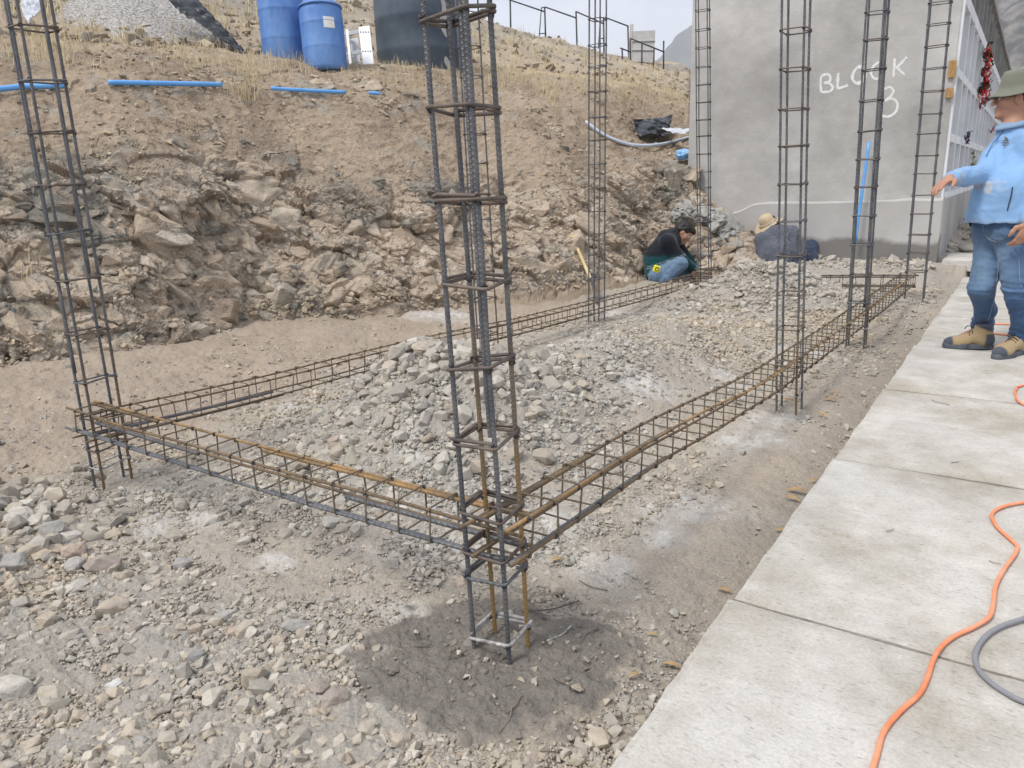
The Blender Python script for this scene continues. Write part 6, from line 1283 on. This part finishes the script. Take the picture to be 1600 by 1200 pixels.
# ---------------------------------------------------------------- worker in the hat, back to the viewer
def man_c():
    D=8.55; up=np.array([0,0,1.]); P_=lambda u,v,d=0:PD(u,v-5,D+d)
    Rt=P_(1260,400)-P_(1180,400); Rt[2]=0; Rt=nrm(Rt); Fw=np.cross(up,Rt)
    hip=P_(1214,432,-.02); base=hip.copy(); base[2]=float(ground_h(np.array([hip[0]]),np.array([hip[1]]))[0]); root=empty('person',tuple(base),label='worker in straw hat and slate grey shirt crouching, back turned, behind the far rubble heap',cat='person'); inv=Matrix.Translation(-Vector(base))
    shL=P_(1193,378,.04);shR=P_(1236,370,.04); nk=P_(1207,364,.16); hc=P_(1201,358,.26); elR=P_(1252,399,.06); wrR=P_(1256,411,.34); elL=P_(1188,402,.16); wrL=P_(1200,412,.40)
    hR=P_(1232,428,.02);hL=P_(1198,430,.02); kR=P_(1266,392,.26); aR=P_(1265,424,.12); kL=P_(1182,408,.45); aL=P_(1190,430,.22)
    fl=Flesh(.008,.03); W,Rm=head(fl,hc,nrm(Fw*.85-Rt*.3-up*.45),nrm(up*.9+Fw*.4),.98); fl.cone(hc-Fw*.06,nk-up*.02,.052,.06)
    fl.cone(shR,shL,.06,.06,.05); fl.chain([(shR+shL)/2,hip+up*.1,hip],[.09,.09,.08],.04); fl.chain([shR,elR,wrR],[.05,.04,.028]);fl.chain([shL,elL,wrL],[.05,.04,.028]); fl.chain([hR,kR,aR],[.055,.042,.035]);fl.chain([hL,kL,aL],[.055,.042,.035])
    hand(fl,wrR,nrm(Fw-up*.5),[0,.2,-1],-Rt,.95,curl=(.6,.7,.8,.9)); hand(fl,wrL,nrm(Fw-up*.5),[0,.2,-1],Rt,.95,curl=(.6,.7,.8,.9))
    fl.mesh('body',None,skincol,M_skin,root,inv)
    fl=Flesh(.008,.02); fl.ell(W(-.03,0,.03),(.088,.085,.09),Rm); fl.ell(W(-.05,0,-.02),(.06,.078,.06),Rm); fl.mesh('hair',None,None,M_hair,root,inv)
    fl=Flesh(.008,.05); fl.cone(shR,shL,.074,.074,.06); fl.chain([(shR+shL)/2,hip*.45+(shR+shL)/2*.55-Fw*.04,hip,hip-up*.12],[.115,.138,.135,.12],.06); fl.chain([shR,shR*.3+hR*.7+up*.05],[.07,.085],.05); fl.chain([shL,shL*.3+hL*.7+up*.05],[.07,.095],.05)
    fl.cone(nk-up*.03,nk+up*.01,.07,.062); fl.chain([shR,elR,wrR],[.070,.058,.046],.012);fl.chain([shL,elL,wrL],[.070,.058,.046],.012); w1=wrinkles((1.8,1.8,.4),.024,6,91); w2=wrinkles((1,1,1.4),.007,7,95)
    fl.mesh('shirt',lambda P:w1(P)+w2(P)*.6,lambda V:np.tile([.105,.115,.14],(len(V),1))*(1+.10*fbm(V*12,3,3)+.12*ridged(V*np.array([14,14,4]),4,2))[:,None],M_attr,root,inv)
    fl=Flesh(.008,.03)
    for h,k_,a_ in ((hR,kR,aR),(hL,kL,aL)): fl.chain([h,(h+k_)/2,k_,(k_+a_)/2-up*.02,a_-up*.02],[.115,.105,.090,.092,.075],.03)
    fl.cone(hR,hL,.12,.12,.05); fl.mesh('trousers',wrinkles((1.2,1.2,1.2),.010,8,97),lambda V:np.tile([.042,.055,.095],(len(V),1))*(1+.15*fbm(V*16,3,3))[:,None],M_attr,root,inv)
    for a_ in (aR,aL): fl=Flesh(.008,.02); fl.cone(a_-up*.06-Fw*.04,a_-up*.06+Fw*.16,.045,.04); fl.mesh('shoe',None,lambda V:np.tile([.05,.045,.04],(len(V),1)),M_attr,root,inv)
    # straw hat, tipped forward
    hz=nrm(up*.80-Rt*.50-Fw*.10); hx=nrm(Fw-hz*Fw.dot(hz)); RH=np.stack([hx,np.cross(hz,hx),hz],1); W=lambda x,y,z: hc+up*.0+RH@np.array([x,y,z])
    t=np.arange(44)*2*math.pi/44; prof=[(0,.150),(.05,.150),(.078,.135),(.088,.095),(.094,.055),(.097,.048),(.14,.040),(.175,.030),(.180,.026),(.14,.034),(.096,.040)]; V=[]
    for r_,z_ in prof:
        for q in t: wv=(.030*math.cos(2*q)-.004) if r_>.12 else 0; V.append(W(-.02+r_*1.08*math.cos(q),r_*.95*math.sin(q),z_+wv*.8))
    V=np.array(V); c=np.tile([.50,.40,.27],(len(V),1))*(1+.14*fbm(V*26,4,3))[:,None]; u_=(np.arange(len(V))//44)
    c[u_>=8]*=.55; o=link('straw_hat',mesh_np('straw_hat',V,gridF(len(prof),44,wrap=True),c,True),root,M_attr); o.matrix_parent_inverse=inv
    mb=MB(); mb.tube([W(-.02+.099*1.08*math.cos(q),.099*.95*math.sin(q),.056) for q in t],.010,6,closed=True); b_=mb.build('hat_band',M_band,o,True); b_.matrix_parent_inverse=Matrix.Identity(4)
M_band=mat('pale hat band',(.45,.36,.28),rough=.8)
man_c()

# ================================================================ air
mb=MB(); mb.box((0,2500,560),(6000,6000,1400)); M_haze=bpy.data.materials.new('haze'); M_haze.use_nodes=True; t=M_haze.node_tree; t.nodes.clear()
o_=t.nodes.new('ShaderNodeOutputMaterial'); pv=t.nodes.new('ShaderNodeVolumePrincipled'); pv.inputs['Color'].default_value=(.86,.91,1,1); pv.inputs['Density'].default_value=.00020; pv.inputs['Anisotropy'].default_value=.2; t.links.new(pv.outputs[0],o_.inputs['Volume'])
o=mb.build('haze',M_haze); tag(o,kind='stuff')
